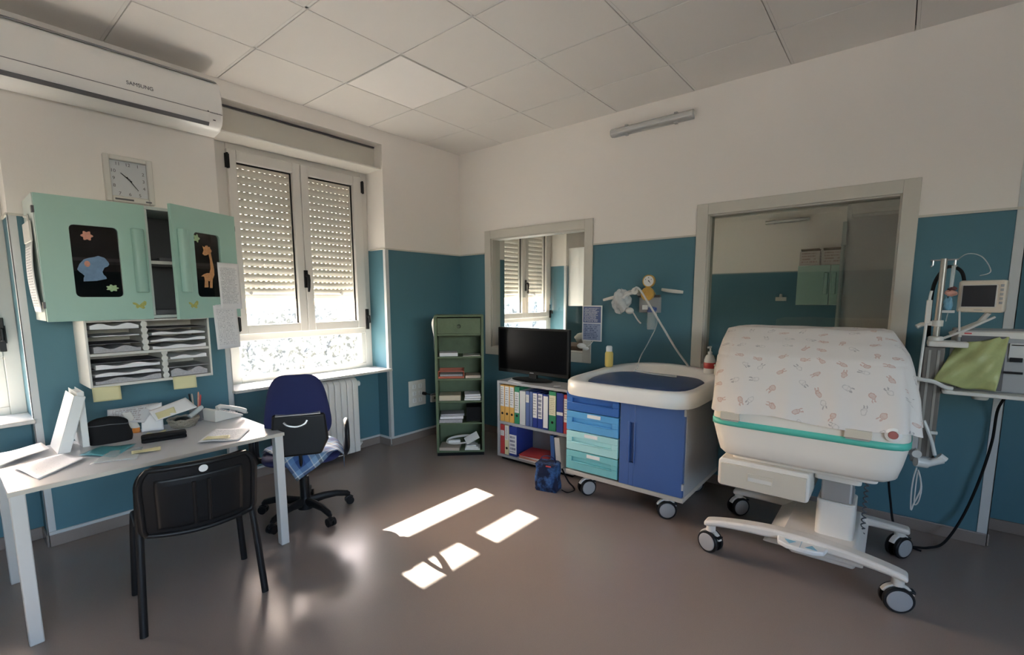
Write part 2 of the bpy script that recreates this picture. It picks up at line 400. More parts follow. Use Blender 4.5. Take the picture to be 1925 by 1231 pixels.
def smoothpath(P, n=8):
    P = [Vector(p) for p in P]; out = []
    for i in range(len(P)-1):
        p0 = P[max(i-1,0)]; p1 = P[i]; p2 = P[i+1]; p3 = P[min(i+2,len(P)-1)]
        for k in range(n):
            t = k/n
            out.append(.5*((2*p1)+(-p0+p2)*t+(2*p0-5*p1+4*p2-p3)*t*t+(-p0+3*p1-3*p2+p3)*t**3))
    out.append(P[-1]); return out

# ================================================================== ROOM SHELL
XW, YS = -6.6, -6.8
NX = 6.2; NY = -5.6
# floor
struct(MB().box(XW-.1, NX+.1, YS-.1, .32, -.08, 0).build('floor', M_floor, smooth=False))
# window wall with niches (three window bays: left bay, this bay, next room's bay; a fourth, unseen, is added for its light)
OPEN = [(-4.76, -3.385), (-2.352, -.975), (.745, 2.122), (3.9, 5.277)]
w = MB()
xs = [XW-.1]
for a, b in OPEN: xs += [a, b]
xs.append(NX+.1)
for i in range(0, len(xs), 2): w.box(xs[i], xs[i+1], 0, .5, 0, H+.06)
for a, b in OPEN:
    w.box(a, b, .18, .5, 0, .735)          # wall under the sill
    w.box(a, b, 0, .5, 2.765, H+.06)       # lintel
    w.box(a, b, .34, .5, 2.575, 2.765)
struct(w.build('wall_left', M_wall, smooth=False))
# skirtings: coved brown vinyl with a thin pale trim on top
def skirt(segs, side):
    b = MB(); t = MB()
    for (x0, y0, x1, y1, nx, ny) in segs:
        d = .012
        b.box(min(x0,x1)+min(0,nx*d), max(x0,x1)+max(0,nx*d), min(y0,y1)+min(0,ny*d), max(y0,y1)+max(0,ny*d), 0, .072)
        d = .016
        if side == 'right' or (x0 < -3 and x1 < -2.36) or (x1 > 2): continue
        t.box(min(x0,x1)+min(0,nx*d), max(x0,x1)+max(0,nx*d), min(y0,y1)+min(0,ny*d), max(y0,y1)+max(0,ny*d), .072, .090)
    struct(b.build('baseboard_'+side, M_floor, bevel=.004)); t.bm.verts and struct(t.build('trim_7', M_trim, bevel=.003))
segs = []
for i in range(0, 6, 2):
    segs.append((max(xs[i], XW), 0, xs[i+1], 0, 0, -1))
segs.append((xs[6], 0, NX, 0, 0, -1))
segs[2] = (-.975, 0, 0, 0, 0, -1)
for a, b in OPEN[:2]:
    segs += [(a, .18, b, .18, 0, -1), (a, 0, a, .18, 1, 0), (b, 0, b, .18, -1, 0)]
skirt(segs, 'left')
# right wall (x=0) with two interior windows
WA = (-1.515, -.436, .905, 2.0); WB = (-3.605, -2.52, .905, 2.0)
w = MB(); TH = .12
w.box(0, TH, WA[1], 0, 0, H+.06); w.box(0, TH, WB[1], WA[0], 0, H+.06); w.box(0, TH, -4.11, WB[0], 0, H+.06)
for a, b, z0, z1 in (WA, WB):
    w.box(0, TH, a, b, 0, z0); w.box(0, TH, a, b, z1, H+.06)
w.box(.30, .42, YS, -4.11, 0, H+.06); w.box(TH, .42, -4.11, -4.0, 0, H+.06)
w.box(0, .42, YS, -4.11, 2.35, H+.06)
struct(w.build('wall_right', M_wall, smooth=False))
skirt([(0, -4.11, 0, -.0, -1, 0), (.30, YS, .30, -4.11, -1, 0), (0, -4.11, .30, -4.11, 0, -1)], 'right')
w = MB(); BWX = (-6.4, -3.0, .95, 2.5)  # back wall with an opening added to let in fill light
w.box(XW-.1, BWX[0], YS-.1, YS, 0, H+.06); w.box(BWX[1], .5, YS-.1, YS, 0, H+.06); w.box(BWX[0], BWX[1], YS-.1, YS, 0, BWX[2]); w.box(BWX[0], BWX[1], YS-.1, YS, BWX[3], H+.06)
struct(w.build('wall_back', M_wall, smooth=False))
sw = bpy.data.objects.new('window_7', None); COL.objects.link(sw); sw.location = (-4.9, YS, .95); struct(sw); sw.matrix_basis = Matrix.Translation(sw.location)  # added window behind the camera, unseen, for fill light
b = MB(); xx_ = [BWX[0]+(BWX[1]-BWX[0])*k/3 for k in range(4)]
for x_ in xx_: b.box(x_-.03, x_+.03, YS-.08, YS-.02, BWX[2], BWX[3])
b.box(BWX[0], BWX[1], YS-.08, YS-.02, BWX[2], BWX[2]+.06); b.box(BWX[0], BWX[1], YS-.08, YS-.02, BWX[3]-.06, BWX[3])
b.build('window_frame', M_alu, sw, bevel=.004)
for k in range(3): MB().box(xx_[k]+.03, xx_[k+1]-.03, YS-.053, YS-.048, BWX[2]+.06, BWX[3]-.06).build('pane', M_clear, sw, smooth=False)
struct(MB().box(XW-.1, XW, YS, .02, 0, H+.06).build('wall_side', M_wall, smooth=False))
# next room
struct(MB().box(NX, NX+.1, NY, 0, 0, H+.06).build('wall_far', M_wall, smooth=False))
w = MB(); w.box(TH, NX, NY-.1, NY, 0, H+.06)
struct(w.build('wall_next_back', M_wall, smooth=False))
struct(MB().box(.425, NX+.1, NY-.1, .02, H+.008, H+.05).build('ceiling', M_ceil, smooth=False))
# corner strips and the rail on top of the dado
t = MB()
for x in (-3.385, -2.352, -.975, 2.122):
    s_ = 1 if x in (-3.385, -.975, 2.122) else -1
    t.box(x-.003 if s_ > 0 else x-.032, x+.032 if s_ > 0 else x+.003, -.004, 0, .018, ZT)
    t.box(x-.004 if s_ > 0 else x, x if s_ > 0 else x+.004, -.004, .03, .018, ZT)
struct(t.build('trim_1', M_trim, smooth=False))
t = MB(); t.box(-.004, .0, -4.114, -4.07, .018, ZT+.3); t.box(-.004, .03, -4.114, -4.11, .018, ZT+.3)
struct(t.build('trim_2', M_trim, smooth=False))
t = MB(); dz = (ZT-.004, ZT+.009)
for a, b in ((XW, -4.76), (-3.385, -2.352), (-.975, 0), (2.122, NX)): t.box(a, b, -.009, 0, *dz)
for a, b in OPEN[:2]:
    t.box(b-.009, b, 0, .22, *dz); t.box(a, a+.009, 0, .22, *dz)
t.box(-.009, 0, -4.11, -3.674, *dz); t.box(-.009, 0, -2.448, -1.593, *dz); t.box(-.009, 0, -.351, 0, *dz)
struct(t.build('trim_3', M_cream, smooth=False))
t = MB(); t.box(NX-.009, NX, NY, 0, *dz); struct(t.build('trim_4', M_cream, smooth=False))

# ceiling: 60 cm tiles between flush T-bars, dark gap on one side
cx = [-(.509+.6*k) for k in range(-0, 11)]; cy = [-(.592+.6*k) for k in range(0, 11)]
ex = [0.]+cx+[XW]; ey = [0.]+cy+[YS]
ex = [e for e in ex if e >= XW]; ey = [e for e in ey if e >= YS]
tl = MB()
for i in range(len(ex)-1):
    for j in range(len(ey)-1):
        tl.box(ex[i+1]+.0085, ex[i]-(.0115 if i else 0), ey[j+1]+.0085, ey[j]-(.0115 if j else 0), H-.001, H+.02)
struct(tl.build('ceiling', M_ceil, bevel=.0015, seg=1, smooth=False))
tb = MB()
for e in ex[1:-1]: tb.box(e-.011, e+.004, YS, 0, H, H+.012)
for e in ey[1:-1]: tb.box(XW, 0, e-.011, e+.004, H, H+.012)
struct(tb.build('trim_5', M_tbar, smooth=False))
struct(MB().box(XW-.1, .42, YS-.1, .0, H+.03, H+.06).build('ceiling', M_void, smooth=False))
lp = thing('ceiling_light_panel', 'square white light panel set flush in the tiled ceiling, switched off', 'ceiling light', (-1.409, -.892, H-.006))
MB().box(-1.70, -1.118, -1.183, -.603, H-.007, H-.0035).build('diffuser', M_panel, lp, bevel=.002)

# ------------------------------------------------------------------ exterior windows
def ext_window(x0, n, full=True):
    """x0 = left side of the niche; geometry measured for the bay at -2.352..-.975"""
    dx = x0+2.352
    r = bpy.data.objects.new('window_%d' % n, None); COL.objects.link(r); r.location = (dx-1.66, .27, .75); struct(r)
    r.matrix_basis = Matrix.Translation(r.location)
    X = lambda v: v+dx
    yi, yo = .235, .315
    f = MB()
    # outer frame
    f.box(X(-2.352), X(-2.185), yi+.02, yo, .75, 2.575); f.box(X(-1.045), X(-.975), yi+.02, yo, .75, 2.575); f.box(X(-1.645), X(-1.615), yo-.018, yo, 1.135, 2.505)
    f.box(X(-2.185), X(-1.045), yi+.02, yo, 2.495, 2.575)
    f.box(X(-2.185), X(-1.045), yi+.01, yo, 1.083, 1.148)
    f.box(X(-2.185), X(-1.045), yi+.02, yo, .75, .80)
    f.box(X(-1.09), X(-1.045), yi+.02, yo, .80, 1.083)
    f.build('window_frame', M_alu, r, bevel=.004)
    # bottom fixed pane beads
    MB().box(X(-2.18), X(-1.09), .270, .276, .80, 1.083).build('lower_pane', M_clear, r, smooth=False)
    hb = []
    for (a, b, ga, gb) in ((-2.19, -1.632, -2.125, -1.698), (-1.628, -1.04, -1.562, -1.135)):
        s = MB()
        s.box(X(a), X(ga), yi-.012, yo-.02, 1.136, 2.503); s.box(X(gb), X(b), yi-.012, yo-.02, 1.136, 2.503)
        s.box(X(ga), X(gb), yi-.012, yo-.02, 1.136, 1.205); s.box(X(ga), X(gb), yi-.012, yo-.02, 2.422, 2.503)
        sa = s.build('sash', M_alu, r, bevel=.005)
        MB().box(X(ga), X(gb), .262, .268, 1.205, 2.422).build('pane', M_clear, sa, smooth=False)
        g = MB()   # rubber gasket round the pane
        for q in ((ga, ga+.006, 1.205, 2.422), (gb-.012, gb, 1.205, 2.422), (ga, gb, 2.41, 2.422), (ga, gb, 1.205, 1.209)):
            g.box(X(q[0]), X(q[1]), .255, .262, q[2], q[3])
        g.build('gasket', M_black, sa, smooth=False)
        hx = a if a < -2 else b
        for z in (1.16, 2.36):
            hh = MB().cyl((X(hx), yi-.018, z), (X(hx), yi-.018, z+.11), .009, seg=10).box(X(hx)-.016, X(hx)+.016, yi-.016, yi-.005, z+.005, z+.105)
            hh.build('hinge', M_black, sa)
    h = MB(); h.box(X(-1.648), X(-1.615), yi-.024, yi-.010, 1.50, 1.645)
    h.cyl((X(-1.631), yi-.02, 1.60), (X(-1.631), yi-.055, 1.60), .012)
    h.tube([(X(-1.631), yi-.055, 1.605), (X(-1.631), yi-.062, 1.56), (X(-1.631), yi-.058, 1.50), (X(-1.631), yi-.05, 1.465)], [.013,.013,.011,.009], 10)
    h.build('handle', M_black, r, bevel=.003)
    k = MB(); k.box(X(-1.058), X(-1.030), yi-.03, yi-.008, 1.12, 1.31); k.cyl((X(-1.044), yi-.03, 1.24), (X(-1.044), yi-.05, 1.24), .014); k.tube([(X(-1.044), yi-.05, 1.25), (X(-1.044), yi-.055, 1.18)], .010)
    k.build('latch', M_black, r, bevel=.003)
    # roller shutter: interlocking slats with dashed light slots
    sh = MB(); wb = MB(); z = 1.440; first = True
    while z < 2.60:
        hgt = .0555; cyy = .40
        prof = [(cyy-.005, z), (cyy-.010, z+.010), (cyy-.012, z+.026), (cyy-.010, z+.042), (cyy-.005, z+.0543), (cyy+.009, z+.0543), (cyy+.004, z+.026), (cyy+.009, z)]
        sh.prism(prof, 'x', X(-2.34), X(-.985))
        if not first or True:
            xx = -2.335
            while xx < -.99:
                wb.box(X(xx), X(xx+.024), cyy-.003, cyy+.006, z+.053, z+.0576); xx += .042
        z += .0575; first = False
    shc = sh.build('shutter', M_shut, r, ang=60); wb.build('slat_links', M_link, r, smooth=False)
    e = MB().box(X(-2.34), X(-.985), .392, .408, 1.410, 1.4405).build('shutter_rail', M_shut, r, bevel=.003)
    st = MB()
    for q in (-2.02, -1.20): st.cyl((X(q), .372, 1.455), (X(q), .388, 1.455), .013)
    st.build('shutter_stop', M_grey, r)
    g = MB(); g.box(X(-2.352), X(-2.325), .37, .43, .75, 2.575); g.box(X(-1.002), X(-.975), .37, .43, .75, 2.575)
    g.build('shutter_guide', M_alu, r)
    # shutter box cover across the niche
    b = MB(); b.prism([(.115, 2.575), (.115, 2.745), (.14, 2.765), (.345, 2.765), (.345, 2.575)], 'x', X(-2.352), X(-.975))
    b.build('shutter_box', M_cream, r, bevel=.004)
    MB().box(X(-2.352), X(-.975), .108, .116, 2.752, 2.762).build('shutter_box_slot', M_dgrey, r, smooth=False)
    MB().prism([(.02, 2.548), (.02, 2.562), (.13, 2.590), (.13, 2.575), (.25, 2.575), (.25, 2.548)], 'x', X(-2.352), X(-.975)).build('shutter_box_base', M_offw, r, bevel=.006)
    # sill
    MB().box(X(-2.358), X(-.975), -.055, .235, .735, .757).build('sill', M_marble, r, bevel=.005)
    MB().box(X(-2.40), X(-.93), .315, .58, .72, .745).build('outer_sill', M_marble, r, bevel=.005)
    return r
ext_window(OPEN[1][0], 1); ext_window(OPEN[0][0], 2); ext_window(OPEN[2][0], 5); ext_window(OPEN[3][0], 8)  # the last one is an added, unseen window that brightens the next room

# interior windows in the right wall
def int_window(q, n, mt):
    y0, y1, z0, z1 = q
    r = bpy.data.objects.new('window_%d' % n, None); COL.objects.link(r); r.location = (0, (y0+y1)/2, z0); struct(r)
    r.matrix_basis = Matrix.Translation(r.location)
    fw = .075
    f = MB()
    for xa, xb in ((-.016, .0), (TH, TH+.016)):
        f.box(xa, xb, y0-fw, y0+.004, z0-fw, z1+fw); f.box(xa, xb, y1-.004, y1+fw, z0-fw, z1+fw)
        f.box(xa, xb, y0+.004, y1-.004, z1-.004, z1+fw); f.box(xa, xb, y0+.004, y1-.004, z0-fw, z0+.004)
    f.build('architrave', M_cream, r, bevel=.003)
    l = MB()
    for a, b, c, d in ((y0, y0+.014, z0, z1), (y1-.014, y1, z0, z1), (y0+.014, y1-.014, z0, z0+.014), (y0+.014, y1-.014, z1-.014, z1)):
        l.box(0, TH, a, b, c, d)
    l.build('window_frame', M_cream, r, bevel=.002)
    MB().box(.052, .058, y0+.014, y1-.014, z0+.014, z1-.014).build('pane', mt, r, smooth=False)
    return r
int_window(WA, 3, M_clear); int_window(WB, 4, M_tint)

# ------------------------------------------------------------------ outside
def speckle(name, dark, light, scale, lo, hi):
    m = mat(name, dark, .9, var=0); nt = m.node_tree; N = nt.nodes; L = nt.links
    g = N.new('ShaderNodeNewGeometry'); n = N.new('ShaderNodeTexNoise'); n.inputs['Scale'].default_value = scale; n.inputs['Detail'].default_value = 5; n.inputs['Roughness'].default_value = .65
    r = N.new('ShaderNodeMapRange'); r.inputs[1].default_value = lo; r.inputs[2].default_value = hi
    x = N.new('ShaderNodeMix'); x.data_type = 'RGBA'; x.inputs[6].default_value = (*dark,1); x.inputs[7].default_value = (*light,1)
    L.new(g.outputs['Position'], n.inputs['Vector']); L.new(n.outputs['Fac'], r.inputs[0]); L.new(r.outputs[0], x.inputs[0]); L.new(x.outputs[2], N['Principled BSDF'].inputs['Base Color'])
    return m
M_gravel = speckle('pale_gravel', (.24,.23,.21), (.34,.325,.30), 2.6, .42, .64)
M_hedge = speckle('sun_speckled_hedge', (.11,.105,.085), (.60,.57,.50), 9, .40, .62)  # pale speckle paints washed-out, sparkling sunlight into the foliage colour
M_render = mat('cream_render', (.62,.57,.45), .9, var=.05)
o = MB().box(-40, 40, -40, 60, -1.1, -1.0).build('ground', M_gravel, smooth=False); struct(o)
def hedge(x0, x1, y, h, label):
    def fn(u, v):
        a = PI*v
        rr = random.uniform(.78, 1.12)
        return Vector((x0+(x1-x0)*u, y-math.cos(a)*.9*rr, -1.0+h*math.sin(a)**.7*rr+random.uniform(-.05,.05)))
    b = MB().grid(fn, 150, 24)
    b = b.build('hedge', M_hedge, smooth=False)
    return tag(b, label, 'hedge')
hedge(-8, 16, 8.2, 2.1, 'sunlit hedge outside beyond the windows')
o = MB(); o.box(3.2, 3.65, 5.2, 5.5, -1.0, 3.2); o.box(3.1, 3.75, 5.1, 5.6, 3.2, 3.3); o = o.build('garden_pillar', M_render, bevel=.01); tag(o, 'cream rendered pillar outside in front of the hedge', 'pillar')

# ================================================================== WALL THINGS
# air conditioner
ac = thing('air_conditioner', 'white wall-mounted split air conditioner high above the clock and mint cabinet', 'air conditioner', (-2.94, -.1, 2.47))
A0, A1 = -3.53, -2.362
prof = [(0, 2.49), (0, 2.775), (-.05, 2.79), (-.15, 2.785), (-.185, 2.765), (-.205, 2.70), (-.212, 2.60), (-.205, 2.545), (-.19, 2.515), (-.14, 2.485), (-.05, 2.470)]
MB().prism(prof, 'x', A0, A1).build('body', M_ac, ac, bevel=.012, seg=3, ang=50)
MB().prism([(-.150,2.788),(-.188,2.768),(-.192,2.770),(-.152,2.793)], 'x', A0+.02, A1-.02).build('top_rim', M_greyl, ac, smooth=False)
MB().prism([(-.2135, 2.570), (-.219, 2.572), (-.214, 2.535), (-.201, 2.512), (-.197, 2.515), (-.2085, 2.538)], 'x', A0+.12, A1-.085).build('louvre', M_ac, ac, bevel=.002)
g = MB(); g.prism([(-.208, 2.512), (-.2035, 2.516), (-.190, 2.499), (-.192, 2.495)], 'x', A0+.12, A1-.085)
g.box(A0+.118, A1-.083, -.2165, -.2125, 2.5725, 2.5755); g.build('air_slot', M_dgrey, ac, smooth=False)
text_mesh('lettering', 'SAMSUNG', .028, frameM((-2.80, -.2132, 2.615), (1,0,0), (0,.02,1)), M_dgrey, ac)
g = MB(); g.lathe([(.006,0),(.006,.001)], (-2.452, -.2155, 2.575), 'y', 12)
for i in range(9): g.box(-2.440+i*.008, -2.4345+i*.008, -.2145, -.2120, 2.572, 2.577)
MB().box(-2.425, -2.41, -.2095, -.2075, 2.53, 2.536).build('indicator_light', M_dgrey, ac, smooth=False)
g.build('badge_lettering', M_dgrey, ac, smooth=False)

# clock
ck = thing('wall_clock', 'square silver-framed analogue wall clock above the mint cabinet', 'clock', (-2.848, 0, 1.985))
c0, c1, k0, k1 = -2.968, -2.728, 1.985, 2.252
f = MB(); 
f.box(c0, c0+.03, -.035, 0, k0, k1); f.box(c1-.03, c1, -.035, 0, k0, k1); f.box(c0+.03, c1-.03, -.035, 0, k1-.028, k1); f.box(c0+.03, c1-.03, -.035, 0, k0, k0+.034)
f.build('frame', M_offw, ck, bevel=.006)
MB().box(c0+.03, c1-.03, -.012, 0, k0+.034, k1-.028).build('dial', M_label if False else mat('clock_dial', (.60,.62,.64), .5, var=.01), ck, smooth=False)
ccx, ccz = (c0+c1)/2, (k0+k1)/2+.003
import itertools
for n in range(1, 13):
    a = math.radians(90-30*n); sx, sz = math.cos(a), math.sin(a)
    m_ = max(abs(sx)/.073, abs(sz)/.085); px, pz = sx/m_, sz/m_
    text_mesh('numeral', str(n), .026, frameM((ccx+px, -.0125, ccz+pz), (1,0,0), (0,0,1)), M_dgrey, ck, .0004)
def hand(a, l, wd, n):
    a = math.radians(a); d = Vector((math.cos(a), 0, math.sin(a))); p = Vector((-d.z, 0, d.x))
    c = Vector((ccx, -.016, ccz)); b = MB()
    M_ = frameM(c-d*.018, d, p)
    b.prism([(0,-wd), (l+.018,-wd*.5), (l+.018,wd*.5), (0,wd)], 'z', 0, .0015, M_); b.build(n, M_black, ck, smooth=False)
hand(90-360*(10+23/60)/12, .052, .0035, 'hour_hand'); hand(90-6*24, .072, .0028, 'minute_hand')
g = MB(); g.lathe([(.005,0),(.005,.004)], (ccx, -.020, ccz), 'y', 12); g.box(c0+.04, c0+.13, -.0365, -.0345, k0+.010, k0+.020); g.box(c1-.05, c1-.02, -.0365, -.0345, k0+.010, k0+.018)
g.build('marks', M_dgrey, ck, smooth=False)

# fluorescent wall lamps
def wall_lamp(x, ya, yb, z, label):
    L_ = thing('wall_lamp', label, 'lamp', (x, (ya+yb)/2, z-.03))
    MB().box(x-.022, x, ya+.005, yb-.005, z-.028, z+.028).build('tray', M_lamp, L_, bevel=.005)
    MB().prism([(x-.022, z-.032), (x-.05, z-.030), (x-.072, z-.014), (x-.072, z+.014), (x-.05, z+.030), (x-.022, z+.032)], 'y', ya, yb).build('cover', mat('lamp_cover', (.70,.71,.70), .2, var=.02, alpha=.45), L_, bevel=.004)
    t = MB(); 
    for dz in (-.0,): t.cyl((x-.045, ya+.05, z+dz), (x-.045, yb-.05, z+dz), .013)
    t.build('fluorescent_tube', M_tube, L_)
    for yy in (ya+.01, yb-.035): MB().box(x-.06, x-.022, yy, yy+.025, z-.02, z+.02).build('tube_holder', M_white, L_, bevel=.003)
    c = MB()
    for k in (.2, .8):
        yy = ya+(yb-ya)*k
        c.box(x-.052, x-.018, yy-.012, yy+.012, z+.028, z+.040); c.box(x-.052, x-.018, yy-.012, yy+.012, z-.040, z-.028)
    c.build('clip', M_grey, L_, bevel=.002)
wall_lamp(0, -2.40, -1.755, 2.712, 'grey fluorescent wall lamp above the two interior windows')
wall_lamp(NX, -2.36, -1.68, 2.73, 'dim fluorescent wall lamp seen through the large interior window')

# sockets and paper notice
so = thing('socket_plate', 'large cream socket plate with six outlets left of the green shelf', 'socket', (-.65, 0, .34))
MB().box(-.755, -.54, -.012, 0, .34, .597).build('plate', M_offw, so, bevel=.004)
for i in range(2):
    for j in range(3):
        cx_, cz_ = -.70+.075*i+.01, .40+.07*j
        b = MB().box(cx_-.022, cx_+.022, -.017, -.011, cz_-.022, cz_+.022).build('outlet', M_white, so, bevel=.003)
        h_ = MB()
        for d in (-.01, 0, .01): h_.lathe([(.003,0),(.003,.001)], (cx_, -.018, cz_+d), 'y', 8)
        h_.build('holes', M_dgrey, b, smooth=False)
pl = MB(); pl.cyl((-.575, -.012, .455), (-.575, -.05, .455), .016); pl.tube(smoothpath([(-.575, -.05, .455), (-.55, -.06, .45), (-.50, -.05, .43), (-.46, -.045, .43), (-.40, -.05, .41), (-.34, -.05, .40)]), .004)
tag(pl.build('power_plug', M_black), 'black plug and cord in the large socket plate beside the green shelf', 'plug')
so = MB().box(-.475, -.405, -.03, 0, .345, .43).build('wall_socket', M_offw, bevel=.004); tag(so, 'small pale wall socket half hidden behind the green shelf', 'socket')
so2 = MB(); so2.cyl((-.43, -.03, .387), (-.43, -.055, .387), .015); tag(so2.build('small_plug', M_black), 'black plug in the small socket behind the green shelf', 'plug')

sg = MB().box(-.030, -.026, -1.702, -1.512, 1.03, 1.338); sg = sg.build('notice', M_white, smooth=False)
tag(sg, 'laminated blue printed notice hung on the small interior window frame', 'notice')
def face_x(name, x, y0, y1, z0, z1, m, parent=None, d=.0006):
    b = MB(); vs = [b.bm.verts.new(p) for p in ((x,y1,z0),(x,y0,z0),(x,y0,z1),(x,y1,z1))]; f_ = b._f(vs)
    for l, t in zip(f_.loops, ((0,0),(1,0),(1,1),(0,1))): l[b.uv].uv = t
    return b.build(name, m, parent, smooth=False, solid=d)
face_x('printing', -.0305, -1.692, -1.522, 1.19, 1.328, M_sign, sg)
face_x('printing', -.0305, -1.692, -1.522, 1.04, 1.183, lines_mat('blue_notice_lower', (.32,.38,.55), (.05,.08,.2), rows=9, seed=20, fill=.6, margin=.04), sg)
hk = MB(); hk.tube(smoothpath([(-.03,-1.62,1.03),(-.04,-1.60,1.0),(-.05,-1.58,.985)]), .003)
hk.ellipsoid((-.05,-1.52,.985),(.022,.045,.024)); hk.ellipsoid((-.055,-1.565,.965),(.014,.03,.016))
tag(hk.build('wall_hook', M_white), 'white plastic hook on the small interior window frame under the notice', 'hook')

# ================================================================== MINT WALL CABINET
cab = thing('wall_cabinet', 'mint green wall cabinet with animal stickers, its right door ajar', 'cabinet', (-2.865, 0, 1.30))
x0, x1, z0, z1, d = -3.325, -2.405, 1.30, 1.930, .33
b = MB(); T = .018
b.box(x0, x0+T, -d, 0, z0, z1); b.box(x1-T, x1, -d, 0, z0, z1); b.box(x0+T, x1-T, -d, 0, z0, z0+T); b.box(x0+T, x1-T, -d, 0, z1-T, z1); b.box(-2.874, -2.856, -d, -.01, z0+T, z1-T)
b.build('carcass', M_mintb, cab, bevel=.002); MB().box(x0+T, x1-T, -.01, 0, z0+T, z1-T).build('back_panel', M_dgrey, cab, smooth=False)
MB().box(x0+T, -2.874, -.29, -.012, 1.612, 1.63).build('shelf', M_offw, cab); MB().box(-2.856, x1-T, -.29, -.012, 1.612, 1.63).build('shelf', M_offw, cab)
SH = []
def cab_door(M, wd, hgt, wx0, wx1, wz0, wz1, hx, deco):
    # local frame: x along the door from its hinge/left edge, y outwards, z up
    dr = MB(); th = .02
    out = rrect(0, wd, 0, hgt, .012, 3); inn = rrect(wx0, wx1, wz0, wz1, .02, 3)
    # frame made of four boards around the window
    dr.box(0, wx0, 0, th, 0, hgt, M); dr.box(wx1, wd, 0, th, 0, hgt, M); dr.box(wx0, wx1, 0, th, 0, wz0, M); dr.box(wx0, wx1, 0, th, wz1, hgt, M)
    # rounded window corners
    for (cx_, cz_, sx, sz) in ((wx0,wz0,1,1),(wx1,wz0,-1,1),(wx0,wz1,1,-1),(wx1,wz1,-1,-1)):
        rr = .022; P = [(cx_, cz_)]+[(cx_+sx*(rr-rr*math.sin(math.radians(a))), cz_+sz*(rr-rr*math.cos(math.radians(a)))) for a in (0,22,45,67,90)]
        dr.prism(P, 'y', 0, th, M)
    door = dr.build('door', M_mint, cab, ang=30)
    MB().box(wx0-.003, wx1+.003, .004, .008, wz0-.003, wz1+.003, M).build('pane', M_pane, door, smooth=False)
    hb = MB()
    pr = [(hx-.03, 0), (hx-.03, .012), (hx-.018, .028), (hx+.008, .030), (hx+.03, .018), (hx+.03, 0)]
    hb.prism([(p[0], p[1]) for p in pr], 'z', .15, .50, M @ Matrix.Translation((0,th,0)))
    hb.build('handle', M_mint, door, bevel=.006, seg=3, ang=60)
    for nm, polys in deco:
        for k_, (mm, P, lift) in enumerate(polys):
            pb = MB(); pb.prism(P, 'y', th*.45+lift if nm[1] == 'w' else th+.0003+lift, (th*.45 if nm[1] == 'w' else th+.0003)+lift+.0012, M)
            if k_ == 0: root = pb.build(nm[0], mm, door, smooth=False)
            else: 
                # smaller marks are merged as their own decal pieces on the door
                pb.build(nm[0]+'_detail', mm, door, smooth=False)
    return door
M_pane = thin_glass('dark_door_glass', (.5,.48,.5), 1.5, .02)
def blob(cx_, cz_, rx, rz, n=14, petals=0, amp=.3, ph=0.):
    P = []
    for k in range(n):
        a = 2*PI*k/n; r_ = 1+(amp*math.cos(petals*a+ph) if petals else 0)
        P.append((cx_+rx*r_*math.cos(a), cz_+rz*r_*math.sin(a)))
    return P
def sh(P, ox, oz, s=1.): return [(ox+p[0]*s, oz+p[1]*s) for p in P]
elephant = [(.1366,.268),(.1478,.2959),(.1671,.32),(.1885,.3296),(.2094,.3342),(.2272,.3424),(.2538,.3331),(.2673,.3121),(.2713,.3001),(.2634,.288),(.2491,.2809),(.2386,.2588),(.2424,.2438),(.2517,.2332),(.2542,.2224),(.212,.2105),(.1567,.2063),(.1583,.2242),(.1634,.235),(.1567,.2441),(.1441,.2556)]
giraffe = [(.1984,.4223),(.2126,.4157),(.2197,.4254),(.2349,.428),(.2388,.4201),(.2521,.4223),(.2524,.4135),(.2643,.3981),(.2542,.3871),(.2572,.3717),(.2614,.3452),(.2704,.2924),(.2694,.2571),(.2545,.2307),(.2485,.1779),(.2288,.1779),(.2339,.2175),(.2204,.2197),(.2191,.1814),(.1903,.1801),(.1968,.2219),(.1933,.2439),(.1725,.2448),(.1918,.2571),(.2167,.266),(.2346,.266),(.2447,.2924),(.2447,.3452),(.2382,.3783),(.2256,.3717),(.2102,.3673),(.1944,.3761),(.2047,.3981)]
butterfly = [(0,0),(.012,.012),(.03,.028),(.04,.02),(.036,.0),(.024,-.008),(.03,-.02),(.018,-.026),(.0,-.014),(-.012,-.022),(-.022,-.012),(-.018,-.002),(-.034,.006),(-.036,.018),(-.02,.016)]
WW = (.120, .320, .125, .495)
ML = Matrix.Translation((x0+.004, -d-.001, z0-.004)) @ Matrix.Scale(-1, 4, (0,1,0))
f_ = ('flower_sticker','w')
cab_door(ML, .448, .632, *WW, .405, [
    (('elephant_sticker','w'), [(M_denim, elephant, .001), (M_pink, blob(.179,.298,.012,.016), .0025)]),
    (('flower_sticker','w'), [(M_pink, blob(.190,.443,.022,.022,30,6,.2), .001)]),
    (('leaf_sticker','w'), [(M_leaf, blob(.274,.173,.024,.017,36,7,.2), .001)]),
    (('butterfly_sticker','o'), [(M_butter, sh(butterfly, .385, .080, .85), .0)]),
])
fe = Vector((-2.812, -.535)); hg = Vector((-2.405, -.335)); dv = (hg-fe).normalized(); nv = Vector((dv.y, -dv.x))
MR = Matrix(((dv.x, nv.x, 0, fe.x), (dv.y, nv.y, 0, fe.y), (0, 0, 1, z0-.004), (0,0,0,1)))
cab_door(MR, .448, .628, .135, .32, .125, .495, .055, [
    (('giraffe_sticker','w'), [(M_giraffe, giraffe, .001)]),
    (('flower_sticker','w'), [(M_leaf, blob(.162,.462,.018,.02,30,5,.25), .001)]),
    (('butterfly_sticker','o'), [(M_butter, sh(butterfly, .095, .080, .85), .0)]),
])
hi = MB()
for z in (1.38, 1.85): hi.box(x0-.006, x0+.004, -d-.02, -d+.012, z-.016, z+.016); 
for z in (1.38, 1.85): hi.box(x1-.002, x1+.008, -d-.02, -d+.012, z-.016, z+.016)
hi.build('hinge', M_dgrey, cab, smooth=False)
